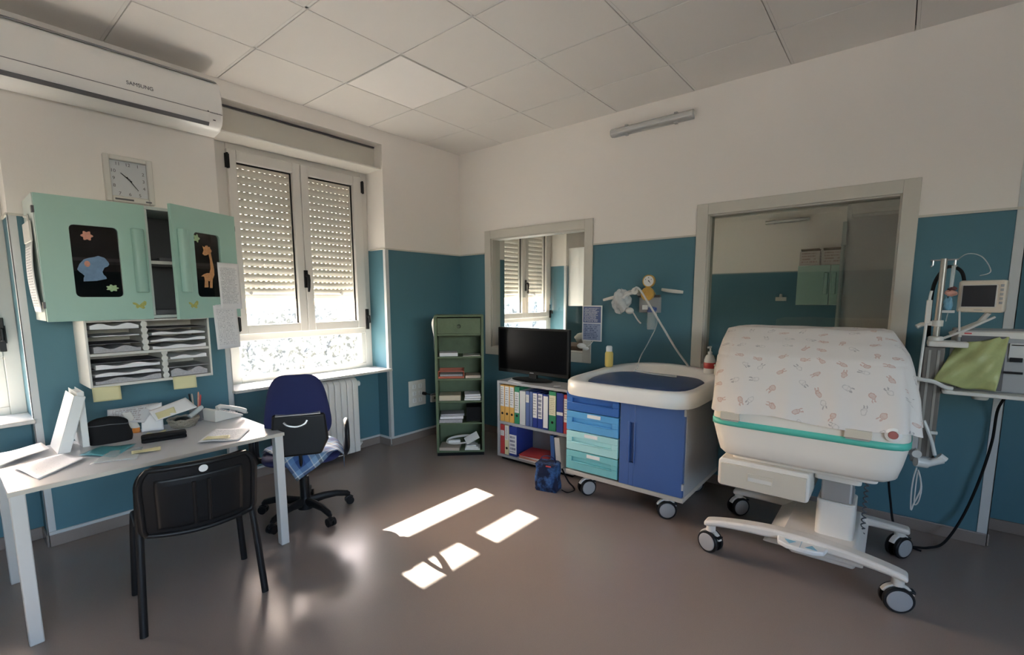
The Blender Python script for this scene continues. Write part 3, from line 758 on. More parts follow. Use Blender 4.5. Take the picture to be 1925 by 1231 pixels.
# things in the cabinet: low dark folders
for k, (a, bb, zz, hh, nm) in enumerate(((-2.84, -2.60, 1.3185, .028, 'flat dark folder lying on the cabinet floor behind the open door'), (-2.80, -2.55, 1.631, .020, 'flat dark folder on the upper shelf behind the open door'))):
    tag(MB().box(a, bb, -.27, -.06, zz, zz+hh).build('folder', M_dgrey, bevel=.003), nm, 'folder')

# sheets of paper on walls/doors
def sheet(name, o_, u, v, wd, hg_, m, label, cat='paper', curl=.006, group=None):
    o_ = Vector(o_); u = Vector(u).normalized(); v = Vector(v).normalized(); n = u.cross(v)
    def fn(a, b_): return o_+u*(a*wd)+v*(b_*hg_)+n*(curl*math.sin(a*3.1)*(1-b_)+curl*.5*math.sin(b_*4+1))
    ob = MB().grid(fn, 8, 8).build(name, m, solid=.0006)
    return tag(ob, label, cat, group)
off = nv*.024
def onD(t, z): p = fe+dv*t+off; return (p.x, p.y, z)
sheet('paper_sheet', onD(.285, 1.345), (dv.x, dv.y, 0), (0,0,1), .17, .285, M_text, 'printed sheet taped to the right mint door, uppermost of two', curl=.004)
q = onD(.235, 1.10)
sheet('paper_sheet', q, (dv.x, dv.y, .0), (-.02,0,1), .185, .28, lines_mat('letter_sheet', (.80,.79,.79), (.3,.3,.33), rows=30, seed=12, fill=.35, density=.85), 'printed letter hanging below the right mint door, lower of two', curl=.004)
# calendar hung on the cabinet's left flank
cal = thing('calendar', 'narrow printed calendar hanging on the left flank of the mint cabinet', 'calendar', (-3.335, -.2, 1.34))
def fnc(a, b_): return Vector((x0-.008-.012*math.sin(b_*3), -.05-.235*a-.035*(1-b_), 1.345+.36*b_))
MB().grid(fnc, 6, 10).build('pages', M_calendar, cal, solid=.003)
MB().box(x0-.016, x0-.006, -.285, -.055, 1.70, 1.80).build('header', M_offw, cal, bevel=.002)
MB().cyl((x0-.006, -.17, 1.83), (x0-.02, -.17, 1.83), .006).box(x0-.008, x0-.002, -.185, -.155, 1.80, 1.84).build('hook', M_offw, cal)

# ================================================================== LETTER TRAYS UNDER THE CABINET
rack = thing('letter_rack', 'white pigeonhole letter rack mounted under the mint cabinet', 'letter rack', (-2.875, 0, .925))
b = MB()
b.box(-3.178, -3.166, -.30, 0, .925, 1.296); b.box(-2.585, -2.573, -.30, 0, .925, 1.296); b.box(-3.166, -2.585, -.30, 0, 1.284, 1.296); b.box(-3.166, -2.585, -.30, 0, .925, .942); b.box(-3.166, -2.585, -.30, 0, 1.098, 1.114); b.box(-3.166, -2.585, -.01, 0, .942, 1.284)
b.build('casing', M_offw, rack, bevel=.003)
for xx, za, zb in ((-2.912, 1.114, 1.284), (-2.825, .942, 1.098)):
    P = [(xx-.012, za), (xx-.012, zb), (xx+.012, zb), (xx+.012, za)]
    m_ = MB(); m_.box(xx-.011, xx+.011, -.296, -.01, za, zb)
    n_ = int((zb-za)/.03)
    for k in range(n_): m_.cyl((xx, -.298, za+.016+k*.034), (xx, -.27, za+.016+k*.034), .017, seg=12)
    m_.build('divider', M_offw, rack, bevel=.001)
cells = [(-3.162, -2.926, [1.120, 1.165, 1.205, 1.245]), (-2.898, -2.589, [1.118, 1.160, 1.200, 1.240]), (-3.162, -2.840, [.946, .985, 1.025, 1.06]), (-2.810, -2.589, [.946, 1.0, 1.05])]
cn = ['upper left', 'upper right', 'lower left', 'lower right']
for (a, bb, zs), nm in zip(cells, cn):
    for k, z in enumerate(zs[1:]):
        MB().box(a, bb, -.285, -.012, z-.003, z).build('tray', M_dgrey if nm != 'lower right' else M_grey, rack, smooth=False)
stk = [(0, 1.117, .036, 'grey paper stack at the bottom of the rack\'s upper left pigeonhole', M_paperg), (0, 1.2055, .006, 'thin sheaf on the middle tray of the rack\'s upper left pigeonhole', M_paper), (0, 1.2455, .032, 'thick white stack on the top tray of the rack\'s upper left pigeonhole', M_paper),
       (1, 1.1165, .022, 'white sheaf at the bottom of the rack\'s upper right pigeonhole', M_paper), (1, 1.1605, .018, 'white sheaf on the second tray of the rack\'s upper right pigeonhole', M_paper), (1, 1.2005, .018, 'white sheaf on the third tray of the rack\'s upper right pigeonhole', M_paper),
       (2, .9445, .030, 'paper stack at the bottom of the rack\'s lower left pigeonhole', M_paperg), (2, .9855, .020, 'white sheaf on the second tray of the rack\'s lower left pigeonhole', M_paper), (2, 1.0255, .026, 'curling white sheaf on the third tray of the rack\'s lower left pigeonhole', M_paper),
       (3, .9445, .048, 'grey stack of forms filling the rack\'s lower right pigeonhole', M_paperg), (3, 1.0505, .022, 'white sheaf on the top tray of the rack\'s lower right pigeonhole', M_paper)]
for c, z, hh, nm, mm in stk:
    a, bb = cells[c][0], cells[c][1]
    yf = -.29-random.uniform(0, .018); L_ = random.uniform(.004, .02)
    P = []
    nn = 12
    top = [(a+L_+(bb-a-L_-.012)*k/nn, z+hh*(.75+.25*math.sin(k*.9+c*2+z*40))) for k in range(nn+1)]
    bot = [(p[0], z) for p in top]
    MBx = MB().prism(top+bot[::-1], 'y', yf, -.03)
    tag(MBx.build('paper_stack', mm, smooth=False), nm, 'papers')
for k, (xa, xb, za, zb, nm) in enumerate(((-3.174, -3.05, .853, .932, 'pale yellow label sheet hanging from the left end of the letter rack'), (-2.796, -2.672, .866, .942, 'yellow sticky note hanging from the right end of the letter rack'))):
    sheet('sticky_note', (xa, -.306, za), (1, 0, -.03), (.0, .02, 1), xb-xa, zb-za, M_yellow, nm, 'note', curl=.003)

# ================================================================== DESK
DZ = .66
desk = thing('desk', 'grey-topped desk with pale square legs against the window wall', 'desk', (-3.03, -.66, 0))
MB().box(-3.575, -2.483, -1.02, -.30, DZ-.018, DZ).build('desk_top', [M_deskt], desk, bevel=.002)
MB().box(-3.577, -2.481, -1.0225, -1.0195, DZ-.019, DZ-.001).build('edge_band', M_deske, desk, smooth=False)
for xx, yy in ((-3.572, -1.017), (-2.532, -1.017), (-3.572, -.352), (-2.532, -.352)):
    MB().box(xx, xx+.046, yy, yy+.046, 0, DZ-.018).build('leg', M_deskl, desk, bevel=.004)
b = MB(); b.box(-3.55, -2.50, -.335, -.315, DZ-.055, DZ-.018)
for xx in (-3.56, -2.52): b.box(xx, xx+.02, -.97, -.335, DZ-.045, DZ-.018)
b.build('under_frame', M_deskl, desk)

def desk_sheet(p, ang, wd, hg_, m, label, lift=.0, name='paper_sheet', cat='paper', wave=.0015, z=DZ+.0016, sol=.0006):
    u = Vector((math.cos(ang), math.sin(ang), 0)); v = Vector((-math.sin(ang), math.cos(ang), 0)); o_ = Vector((p[0], p[1], z))
    def fn(a, b_): return o_+u*(a*wd)+v*(b_*hg_)+Vector((0,0,1))*(wave*(1+math.sin(a*5+b_*3))+lift*a*a)
    return tag(MB().grid(fn, 10, 8).build(name, m, solid=sol), label, cat)

def qs(C4, m, label, name='paper_sheet', cat='paper', wave=.0012, sol=.0006, n=(10,8)):
    """curved sheet spanned between four corners"""
    A, B, C_, D = [Vector(c if len(c) == 3 else (*c, DZ+.0015)) for c in C4]
    def fn(a, b_): return (A*(1-a)+B*a)*(1-b_)+(D*(1-a)+C_*a)*b_+Vector((0,0,wave*(1.1+math.sin(a*5+b_*3))))
    return tag(MB().grid(fn, *n).build(name, m, solid=sol), label, cat)
z1_ = DZ+.0015
qs([(-3.53,-.66),(-3.476,-.925),(-3.29,-.745),(-3.345,-.565)], lines_mat('desk_form', (.80,.80,.83), (.5,.5,.6), rows=20, seed=31, fill=.2, density=.7), 'white sheet lying at the left front of the desk, free of the sun spot', wave=.004)
qs([(-3.570,-.60,z1_+.001),(-3.385,-.465,z1_+.018),(-3.40,-.335,z1_+.02),(-3.555,-.33,z1_+.004)], M_text, 'sunlit printed sheet on the desk\'s far left beside the leaning binder', wave=.003)
qs([(-3.305,-.66),(-3.20,-.82),(-3.08,-.66),(-3.20,-.56)], M_teal_folder, 'translucent teal plastic folder on the desk in front of the black pouch', 'folder', 'folder', wave=.003)
qs([(-3.30,-.86,z1_+.0015),(-3.14,-.93,z1_+.0015),(-3.07,-.74,z1_+.0015),(-3.19,-.69,z1_+.0015)], M_film, 'clear plastic sleeve lying on the desk partly over the teal folder', 'plastic_sleeve', 'sleeve', wave=.001)
qs([(-3.141,-.843,z1_+.003),(-3.029,-.871,z1_+.003),(-3.013,-.81,z1_+.003),(-3.129,-.783,z1_+.003)], M_yellow, 'long pale yellow note on the desk in front of the black spectacle case', 'sticky_note', 'note')
qs([(-2.87,-.875),(-2.715,-.995),(-2.56,-.79),(-2.705,-.665)], M_text, 'printed white sheet on the right front of the desk', wave=.003)
qs([(-2.845,-.872,z1_+.008),(-2.735,-.94,z1_+.008),(-2.715,-.89,z1_+.009),(-2.80,-.82,z1_+.009)], M_yellow, 'yellow note stuck on the printed sheet at the desk\'s right front', 'sticky_note', 'note')
qs([(-3.03,-.57),(-2.95,-.60),(-2.90,-.50),(-2.98,-.47)], M_yellow, 'crumpled yellow note behind the black spectacle case', 'sticky_note', 'note', wave=.007)
# spectacle case
M_ = Matrix.Translation((-2.955,-.655,DZ+.0007)) @ Matrix.Rotation(math.radians(-13), 4, 'Z')
c = thing('spectacle_case', 'long black spectacle case lying across the middle of the desk', 'case', (-2.955,-.655,DZ))
MB().prism(rrect(-.10,.10,-.032,.032,.014), 'z', 0, .016, M_).build('base', M_blackm, c, bevel=.004)
MB().prism(rrect(-.10,.10,-.032,.032,.014), 'z', .017, .036, M_).build('lid', M_blackm, c, bevel=.008, seg=3)
# black pouch
def pouch(u, v):
    a = 2*PI*u; h = v
    w_ = .088*(1-.12*h**3) if h < .8 else .088*(1-.12*h**3)*math.sqrt(max(0, 1-((h-.8)/.2)**2)) 
    dpt = .05*(1-.55*h**2) if h < .9 else .05*(1-.55*h**2)*math.sqrt(max(0, 1-((h-.9)/.1)**2)) 
    ca, sa = math.cos(a), math.sin(a)
    x_ = (abs(ca)**.6)*(1 if ca > 0 else -1)*w_; y_ = (abs(sa)**.6)*(1 if sa > 0 else -1)*dpt
    hh = .137*h*(1-.10*max(0, x_/.09)) 
    return Vector((-3.148+x_+.005*math.sin(h*7), -.475+y_-.08*x_-.0*h, DZ+.0008+hh))
p = thing('pouch', 'black rounded fabric pouch on the desk beside the upright white binder', 'pouch', (-3.148, -.475, DZ))
MB().grid(pouch, 36, 22, True).build('body', M_blackm, p, ang=80)
MB().tube([pouch(u/36, .72)+Vector((0,-.002,0)) for u in range(18, 36)], .0022, 6).build('zip', M_dgrey, p)
# two white binders (leaning / upright)
def ring_binder_local(name, label, Mx, w_, h_, d_, body, spine, cat='binder', hole=False):
    r = thing(name, label, cat, tuple(Mx.translation))
    b = MB(); b.box(0, .003, 0, d_, 0, h_, Mx); b.box(w_-.003, w_, 0, d_, 0, h_, Mx); b.box(.003, w_-.003, 0, .003, 0, h_, Mx)
    b.build('cover', body, r, bevel=.001, seg=1)
    MB().box(.005, w_-.005, .012, d_-.012, .006, h_-.010, Mx).build('pages', M_paper, r, smooth=False)
    return r
Mx = Matrix.Translation((-3.368,-.545,DZ+.001)) @ Matrix.Rotation(math.radians(17), 4, 'Y')
ring_binder_local('ring_binder', 'white binder leaning left against the upright one on the desk', Mx, .046, .29, .22, M_white, M_white)
Mx = Matrix.Translation((-3.266,-.50,DZ+.001)) @ Matrix.Rotation(math.radians(0), 4, 'Z')
ring_binder_local('ring_binder', 'white binder standing upright on the desk left of the black pouch', Mx, .028, .285, .22, M_white, M_white)
# wicker basket with things
bk = thing('wicker_basket', 'small round woven basket at the back of the desk left of the telephone', 'basket', (-2.795,-.425,DZ))
bb = MB()
for k in range(4):
    rr = .058+.006*k; zz = DZ+.008+k*.0125
    P = [(-2.795+rr*math.cos(t*2*PI/40), -.425+rr*math.sin(t*2*PI/40), zz+.003*math.sin(t*2*PI/40*10+(k%2)*PI)) for t in range(41)]
    bb.tube(P, .0075, 7, cap=False)
bb.build('woven_side', M_wicker, bk, ang=80)
MB().lathe([(.0,0),(.06,0),(.06,.006),(.0,.006)], (-2.795,-.425,DZ+.0005)).build('bottom', M_wicker, bk)
o = MB(); o.ellipsoid((-2.80,-.425,DZ+.034),(.045,.04,.022)); tag(o.build('pouch', M_black, ang=80), 'shiny black pouch lying inside the woven basket', 'pouch')
o = MB(); o.tube([(-2.765,-.43,DZ+.050),(-2.69,-.40,DZ+.088)], .014, 12); o.ellipsoid((-2.69,-.40,DZ+.088),(.016,.014,.014)); tag(o.build('tube', M_film), 'clear plastic tube poking out of the woven basket', 'tube')
# pen pot with pens
pp_ = thing('pen_pot', 'dark pen pot at the back of the desk behind the woven basket', 'pen pot', (-2.70,-.34,DZ))
MB().lathe([(.034,0),(.036,.09),(.033,.09),(.031,.006),(.001,.006)], (-2.70,-.34,DZ+.0005)).build('cup', M_dgrey, pp_)
cols = [(M_red,'red pen standing in the dark pen pot'), (M_card,'brown pencil standing in the dark pen pot'), (M_black,'black pen standing in the dark pen pot'), (M_pink,'pink marker standing in the dark pen pot')]
for k, (mm, nm) in enumerate(cols):
    a = k*1.7; o = MB(); bx_, by_ = -2.70+.014*math.cos(a), -.34+.014*math.sin(a)
    o.cyl((bx_, by_, DZ+.007), (bx_+.018*math.cos(a), by_+.018*math.sin(a), DZ+.15+.008*k), .0045, seg=10); o.cyl((bx_+.018*math.cos(a), by_+.018*math.sin(a), DZ+.15+.008*k), (bx_+.019*math.cos(a), by_+.019*math.sin(a), DZ+.158+.008*k), .0035, seg=10)
    tag(o.build('pen', mm), nm, 'pen')
qs([(-2.937,-.46,DZ+.063),(-2.728,-.46,DZ+.108),(-2.755,-.36,DZ+.155),(-2.945,-.36,DZ+.108)], M_paper, 'white card tilted on top of the woven basket', 'card', 'card', wave=.001, sol=.002)
qs([(-2.925,-.455,DZ+.070),(-2.835,-.455,DZ+.0895),(-2.83,-.40,DZ+.118),(-2.925,-.40,DZ+.098)], M_yellow, 'yellow note stuck on the tilted white card', 'sticky_note', 'note', wave=.001)
qs([(-3.13,-.34,DZ+.08),(-2.98,-.40,DZ+.055),(-2.88,-.31,DZ+.14),(-3.12,-.31,DZ+.14)], lines_mat('leaflet', (.55,.55,.56), (.25,.2,.2), rows=8, seed=44, fill=.5), 'grey leaflet propped against the wall at the back of the desk', 'leaflet', 'leaflet')
qs([(-3.00,-.42,DZ+.004),(-2.90,-.44,DZ+.004),(-2.87,-.33,DZ+.14),(-2.97,-.32,DZ+.125)], M_paper, 'white sheet propped between the leaflet and the tilted card', wave=.002)
bt = thing('gel_bottle', 'white gel tube with an orange cap at the back of the desk', 'bottle', (-3.01,-.38,DZ))
tb_ = MB(); n_ = 14
def tubef(u, v):
    a = 2*PI*u; t = v; x_ = -3.015-.03*t; 
    return Vector((x_+.021*math.cos(a), -.37+.055*t*.4+.021*math.sin(a)*(1-.85*t), DZ+.030+.088*t))
tb_.grid(tubef, 20, 8, True); tb_.build('tube_body', M_offw, bt, ang=80)
MB().lathe([(.017,0),(.0185,.004),(.017,.030),(.001,.030)], (-3.013,-.37,DZ+.0005)).build('cap', M_orange, bt)
# telephone
ph = thing('telephone', 'cream desk telephone at the back right corner of the desk', 'telephone', (-2.56,-.42,DZ))
Mp = Matrix.Translation((-2.56,-.425,DZ+.0008)) @ Matrix.Rotation(math.radians(14), 4, 'Z')
b = MB(); b.prism([(-.10,0),(.085,0),(.085,.012),(-.085,.078),(-.10,.074)], 'y', -.045, .075, Mp); b.build('base', M_offw, ph, bevel=.005)
b = MB(); b.tube([Mp @ Vector(q) for q in ((-.095,-.062,.090),(-.075,-.062,.098),(-.02,-.062,.082),(.05,-.062,.054),(.085,-.062,.034))], [.016,.014,.011,.014,.017], 12); b.build('handset', M_offw, ph)
b = MB()
for i in range(4):
    for j in range(3):
        x_ = -.05+.028*i; z_ = .012+(.085-x_)*.388+.001
        b.box(x_, x_+.016, -.02+.022*j, -.006+.022*j, z_-.004, z_+.002, Mp)
b.build('keypad', M_grey, ph, smooth=False)
P = smoothpath([Mp @ Vector((.09,-.05,.02)), Mp @ Vector((.125,-.03,.012)), Mp @ Vector((.13,.03,.012)), Mp @ Vector((.09,.05,.012))], 12)
P = [p+Vector((0,.004*math.sin(i*1.3),.004*math.cos(i*1.3))) for i, p in enumerate(P)]
MB().tube(P, .002, 6).build('coiled_cord', M_offw, ph)

# ================================================================== BLACK VISITOR CHAIR
vc = thing('visitor_chair', 'black plastic visitor chair pulled up to the front of the desk', 'chair', (-2.993,-1.15,0), math.radians(-8.8))
for s_ in (-1, 1):
    fl = MB(False); P = smoothpath([(s_*.237,.195,0),(s_*.222,.180,.30),(s_*.215,.165,.40),(s_*.213,.13,.425),(s_*.212,-.05,.428)], 5); fl.tube(P, .0155, 12, sq=.72); fl.build('leg', M_black, vc)
    bl = MB(False); P = smoothpath([(s_*.237,-.195,0),(s_*.222,-.165,.30),(s_*.215,-.150,.42),(s_*.213,-.155,.47),(s_*.211,-.20,.60),(s_*.208,-.225,.66)], 5); bl.tube(P, .0155, 12, sq=.72); bl.build('leg', M_black, vc)
MB(False).tube([(-.212,.10,.425),(.212,.10,.425)], .010).tube([(-.212,-.12,.425),(.212,-.12,.425)], .010).build('cross_bar', M_black, vc)
def seatf(u, v):
    x_ = (u-.5)*.43; y_ = -.18+.40*v
    e = max(0, abs(u-.5)*2-.8)/.2; f_ = max(0, v-.85)/.15
    return Vector((x_*(1-.04*v), y_, .452-.012*math.sin(PI*v)*(1-(2*u-1)**2)-.012*e*e-.02*f_*f_))
MB(False).grid(seatf, 20, 16).build('seat', M_blackm, vc, solid=.022, ang=70)
def backp(u, v, off=0.):
    # rounded-corner shell, gently curved round the sitter
    x_ = (u-.5)*2; zc = v
    wdt = .228*(1-.04*(1-v))
    rc = .30
    if v > 1-rc: 
        t = (v-(1-rc))/rc; wdt -= .070*(1-math.sqrt(max(0,1-t*t)))
    if v < .14:
        t = (.14-v)/.14; wdt -= .03*(1-math.sqrt(max(0,1-t*t)))
    zz = .435+.305*v-.0*x_*x_
    sag = .018*(1-x_*x_)*(1-v)
    return Vector((x_*wdt, -.205-.055*v-.035*(1-x_*x_)-off, zz-sag))
MB(False).grid(backp, 28, 22).build('backrest', M_black, vc, solid=.014, ang=70)
# rim and recessed panel on the rear of the shell
rm = []
for k in range(61):
    t = k/60*4; e = .965; lo = .035
    if t < 1: u, v = lo+(e-lo)*t, lo
    elif t < 2: u, v = e, lo+(e-lo)*(t-1)
    elif t < 3: u, v = e-(e-lo)*(t-2), e
    else: u, v = lo, e-(e-lo)*(t-3)
    rm.append(backp(u, v, .008))
MB(False).tube(rm, .011, 8).build('back_rim', M_black, vc, ang=80)
def panelf(u, v): return backp(.14+.72*u, .12+.70*v, .0085+(.003 if .05 < u < .95 and .06 < v < .94 else 0))
MB(False).grid(panelf, 20, 20).build('back_panel', M_black, vc, solid=.003, ang=50)
rb = MB(False)
for uu in (.44, .56): rb.tube([backp(uu, .14+.6*k/8, .014) for k in range(9)], .008, 8)
rb.build('back_rib', M_black, vc)
q = backp(.52, .90, .016)
b = MB(False)
b.lathe([(.001,0),(.017,0),(.017,.002),(.001,.002)], q+Vector((0,-.001,0)), (Vector((1,0,0)), Vector((0,-.18,.62)).normalized(), Vector((0,-.98,-.18)).normalized()), 20)
lab(b.build('maker_badge', M_white, vc), 'white oval badge')

# ================================================================== BLUE OFFICE CHAIR (seen from behind, turned towards the radiator)
OCR = math.radians(150)
oc = thing('office_chair', 'navy blue swivel office chair in front of the radiator, its back to the room', 'chair', (-2.235,-.735,0), OCR)
hub = MB(False); hub.lathe([(.001,.045),(.05,.045),(.052,.085),(.035,.105),(.03,.12),(.001,.12)], (0,0,0)); hub.build('hub', M_black, oc)
MB(False).lathe([(.001,.12),(.030,.12),(.030,.26),(.018,.262),(.018,.385),(.001,.385)], (0,0,0)).build('gas_lift', M_black, oc)
for k in range(5):
    a = math.radians(-16+72*k)-OCR; c_, s_ = math.cos(a), math.sin(a)
    L_ = MB(False); P = [(.03*c_,.03*s_,.088),(.12*c_,.12*s_,.098),(.20*c_,.20*s_,.095),(.27*c_,.27*s_,.078),(.285*c_,.285*s_,.066)]
    L_.tube(P, [.030,.026,.022,.020,.014], 10, sq=.8); leg = L_.build('base_arm', M_black, oc)
    w_ = MB(False); t_ = Vector((-s_, c_, 0)); cc = Vector((.285*c_,.285*s_,.0285))
    for sg_ in (-1, 1): w_.cyl(cc+t_*(.006*sg_), cc+t_*(.024*sg_), .027, seg=18)
    w_.cyl(cc, cc+Vector((0,0,.035)), .010); w_.tube([cc+Vector((.02*c_,.02*s_,.012)), cc+Vector((0,0,.026)), cc-Vector((.02*c_,.02*s_,-.012))], .012, 8)
    w_.build('caster', M_black, leg)
MB(False).box(-.09,.09,-.10,.12,.365,.388).build('mechanism', M_black, oc, bevel=.006)
def sseat(u, v):
    th = PI*(.02+.96*v); a = 2*PI*u; n_ = .55
    ca, sa = math.cos(a), math.sin(a)
    x_ = (abs(ca)**n_)*(1 if ca > 0 else -1)*.235*math.sin(th)**.35; y_ = (abs(sa)**n_)*(1 if sa > 0 else -1)*.225*math.sin(th)**.35
    return Vector((x_, y_-.0, .420-.036*math.cos(th)))
MB(False).grid(sseat, 40, 14, True, True).build('seat', M_navy, oc, ang=80)
BY = .225
def sback(u, v):
    th = PI*(.02+.96*v); a = 2*PI*u
    ca, sa = math.cos(a), math.sin(a); n_ = .48
    X_ = (abs(ca)**n_)*(1 if ca > 0 else -1)*math.sin(th)**.4; Z_ = (abs(sa)**n_)*(1 if sa > 0 else -1)*math.sin(th)**.4
    w_ = .197-.062*((Z_+1)/2)**1.5
    return Vector((X_*w_, BY-.030*(1-X_*X_)*-1-.034*math.cos(th)+.035*((Z_+1)/2), .775+.198*Z_))
MB(False).grid(sback, 48, 14, True, True).build('backrest', M_navy, oc, ang=80)
# black rear cover with satin strips for its edge highlight and hand-hole light, and the bar down to the seat
MB(False).prism([(-.150,.735),(-.165,.58),(-.12,.490),(.12,.490),(.150,.58),(.135,.745)], 'y', BY+.040, BY+.085).build('rear_cover', M_black, oc, bevel=.014, seg=3, ang=50)
MB(False).prism([(BY+.050,.742),(BY+.088,.735),(BY+.088,.741),(BY+.050,.749)], 'x', -.125,.118).build('ledge_highlight', M_satin, oc, bevel=.002)  # pale strip stands in for the highlight along the cover's top edge
MB(False).tube(smoothpath([(.075,BY+.088,.700),(.055,BY+.094,.682),(.01,BY+.096,.672),(-.035,BY+.094,.684),(-.05,BY+.088,.705)],6), .0065, 8).build('hand_hole_light', M_satin, oc)  # pale tube stands in for window light through the hand hole
MB(False).tube(smoothpath([(0,.06,.375),(0,.17,.378),(0,.222,.41),(0,.238,.48),(0,BY+.05,.58)], 5), .022, 12, sq=.5).build('back_support', M_black, oc)
for s_ in (-1, 1):
    P = smoothpath([(s_*.15,.0,.385),(s_*.25,-.02,.385),(s_*.272,-.05,.41),(s_*.278,-.09,.50),(s_*.277,-.085,.575),(s_*.275,.0,.605),(s_*.275,.085,.595),(s_*.275,.115,.54),(s_*.274,.09,.45),(s_*.262,.0,.385)], 6)
    MB(False).tube(P, .019, 10, sq=.8).build('armrest', M_black, oc, ang=80)
Mo = wmat(oc)
def cloth(u, v):
    a = math.radians(32); x_ = (u-.5)*.42; y_ = (v-.5)*.40
    X_ = x_*math.cos(a)-y_*math.sin(a)-.045; Y_ = x_*math.sin(a)+y_*math.cos(a)+.055
    zt_ = .464+.0035*math.sin(9*u+5*v)
    ov = max(0, abs(X_)-.205); of = max(0, abs(Y_)-.195)
    k = max(ov, of)
    if ov > 0: X_ = math.copysign(.205+min(ov, .045), X_)
    if of > 0: Y_ = math.copysign(.195+min(of, .045), Y_)
    return Mo @ Vector((X_, Y_, zt_-.85*max(0, k-.012)-.3*k))
tag(MB().grid(cloth, 34, 34).build('plaid_cloth', M_plaid, ang=70, solid=.004), 'blue plaid cloth draped over the seat of the blue office chair', 'cloth')

# ================================================================== RADIATOR
rd = thing('radiator', 'white column radiator under the window behind the office chair', 'radiator', (-1.63, .04, 0))
fp = [(-.045,.06),(-.045,.675),(-.035,.695),(-.012,.715),(.02,.722),(.055,.712),(.075,.69),(.08,.66),(.08,.075),(.06,.055),(-.03,.055)]
fin0 = None
M_rad = mat('radiator_enamel', (.70,.69,.66), .35, var=.02)
for k in range(10):
    xx = -1.345-.0575*k
    if fin0 is None:
        fin0 = MB().prism(fp, 'x', xx-.0525, xx).build('fin', M_rad, rd, bevel=.006, seg=2)
    else:
        c_ = fin0.copy(); COL.objects.link(c_); c_.parent = rd; c_.location = (fin0.location.x-.0575*k, 0, 0)
t = MB(); t.cyl((-1.92,.03,.655),(-1.30,.03,.655),.017); t.cyl((-1.92,.03,.10),(-1.30,.03,.10),.017); t.build('manifold', M_rad, rd)
MB().lathe([(.001,0),(.02,0),(.024,.01),(.024,.045),(.014,.052),(.001,.052)], (-1.335,.03,.655), 'x').build('valve_knob', M_white, rd)
MB().lathe([(.001,0),(.014,0),(.016,.008),(.014,.04),(.001,.042)], (-1.335,.03,.10), 'x').build('drain_knob', M_white, rd)
MB().tube(smoothpath([(-1.31,.03,.10),(-1.27,.05,.10),(-1.25,.12,.10),(-1.25,.178,.10)],4), .009).tube(smoothpath([(-1.31,.03,.655),(-1.29,.06,.655),(-1.28,.12,.655),(-1.28,.178,.655)],4), .009).build('pipe', M_rad, rd)

# ================================================================== GREEN SHELF UNIT
gs = thing('green_shelf_unit', 'tall narrow green-stained wooden shelf unit standing across the corner', 'shelf unit', (-.754,-.710,0), math.radians(-46.2))
W2, DP = .214, .27
def gb(name, *a, par=gs, m=M_greenwood, bev=.002): return MB(False).box(*a).build(name, m, par, bevel=bev)
gb('side_panel', -W2, -W2+.022, 0, DP, .03, 1.245); gb('side_panel', W2-.022, W2, 0, DP, .03, 1.245)
gb('top_panel', -W2, W2, -.004, DP, 1.245, 1.26); gb('back_panel', -W2+.022, W2-.022, DP-.01, DP, .03, 1.245)
gb('bottom_panel', -W2+.022, W2-.022, .0, DP-.01, .03, .048); gb('plinth', -W2+.005, W2-.005, .004, DP, .0, .03, m=M_blackm)
lv = [.897, .70, .501, .301]
for z in lv: gb('shelf', -W2+.022, W2-.022, .004, DP-.01, z-.014, z)
dr_ = MB(False).box(-W2+.026, W2-.026, -.004, .24, 1.10, 1.235).build('drawer', M_greenwood, gs, bevel=.003)
MB(False).box(-W2+.026, W2-.026, .0, .012, 1.083, 1.098).build('rail', M_greenwood, gs)
MB(False).lathe([(.008,0),(.007,-.012),(.017,-.02),(.017,-.03),(.010,-.036),(.001,-.036)], (0,-.004,1.165), 'y').build('drawer_knob', mat('dark_green_wood', (.06,.09,.05), .5, var=.2), dr_)
Mg = wmat(gs)
def gbox(name, label, cat, x0, x1, y0, y1, z0, z1, m, bevel=.001, rz=0.):
    c_ = Vector(((x0+x1)/2,(y0+y1)/2,0)); R_ = Matrix.Translation(c_) @ Matrix.Rotation(rz,4,'Z') @ Matrix.Translation(-c_)
    return tag(MB().box(x0,x1,y0,y1,z0,z1,Mg @ R_).build(name, m, bevel=bevel, smooth=False), label, cat)
gbox('notepad_stack', 'white bundle of pads on the left of the green unit\'s top shelf', 'papers', -.18,-.02,.03,.20,.8975,.928, M_paper, rz=.06)
gbox('notepad', 'thin pale pad on the right of the green unit\'s top shelf', 'papers', .03,.185,.02,.20,.8975,.903, M_offw)
ot = thing('paper_tray', 'orange-red paper tray on the second shelf of the green unit', 'paper tray', tuple(Mg @ Vector((-.075,.12,.7005))), math.radians(-46.2))
b = MB(False); b.box(-.115,.115,-.10,.12,0,.005); b.box(-.115,-.109,-.10,.12,.005,.066); b.box(.109,.115,-.10,.12,.005,.066); b.box(-.109,.109,.114,.12,.005,.066); b.box(-.109,.109,-.10,-.094,.005,.02)
b.tube([(-.112,-.098,.02),(-.112,-.098,.06),(-.095,-.098,.07)], .004, 6); b.build('tray', M_orangetray, ot, bevel=.002)
b = MB(False); b.box(-.112,.112,-.10,-.094,.060,.067); b.build('front_rail', M_orangetray, ot)
Mt = wmat(ot); tag(MB().box(-.10,.10,-.085,.105,.0055,.035,Mt).build('paper_stack', M_paperg, smooth=False), 'sheaf of forms inside the orange-red tray', 'papers')
gbox('booklet', 'cream booklet right of the orange-red tray', 'booklet', .05,.185,.02,.20,.7005,.724, M_card)
gbox('cream_box', 'cream flat box on the third shelf of the green unit', 'box', -.185,.005,.02,.20,.5015,.547, mat('cream_card', (.62,.54,.40), .7))
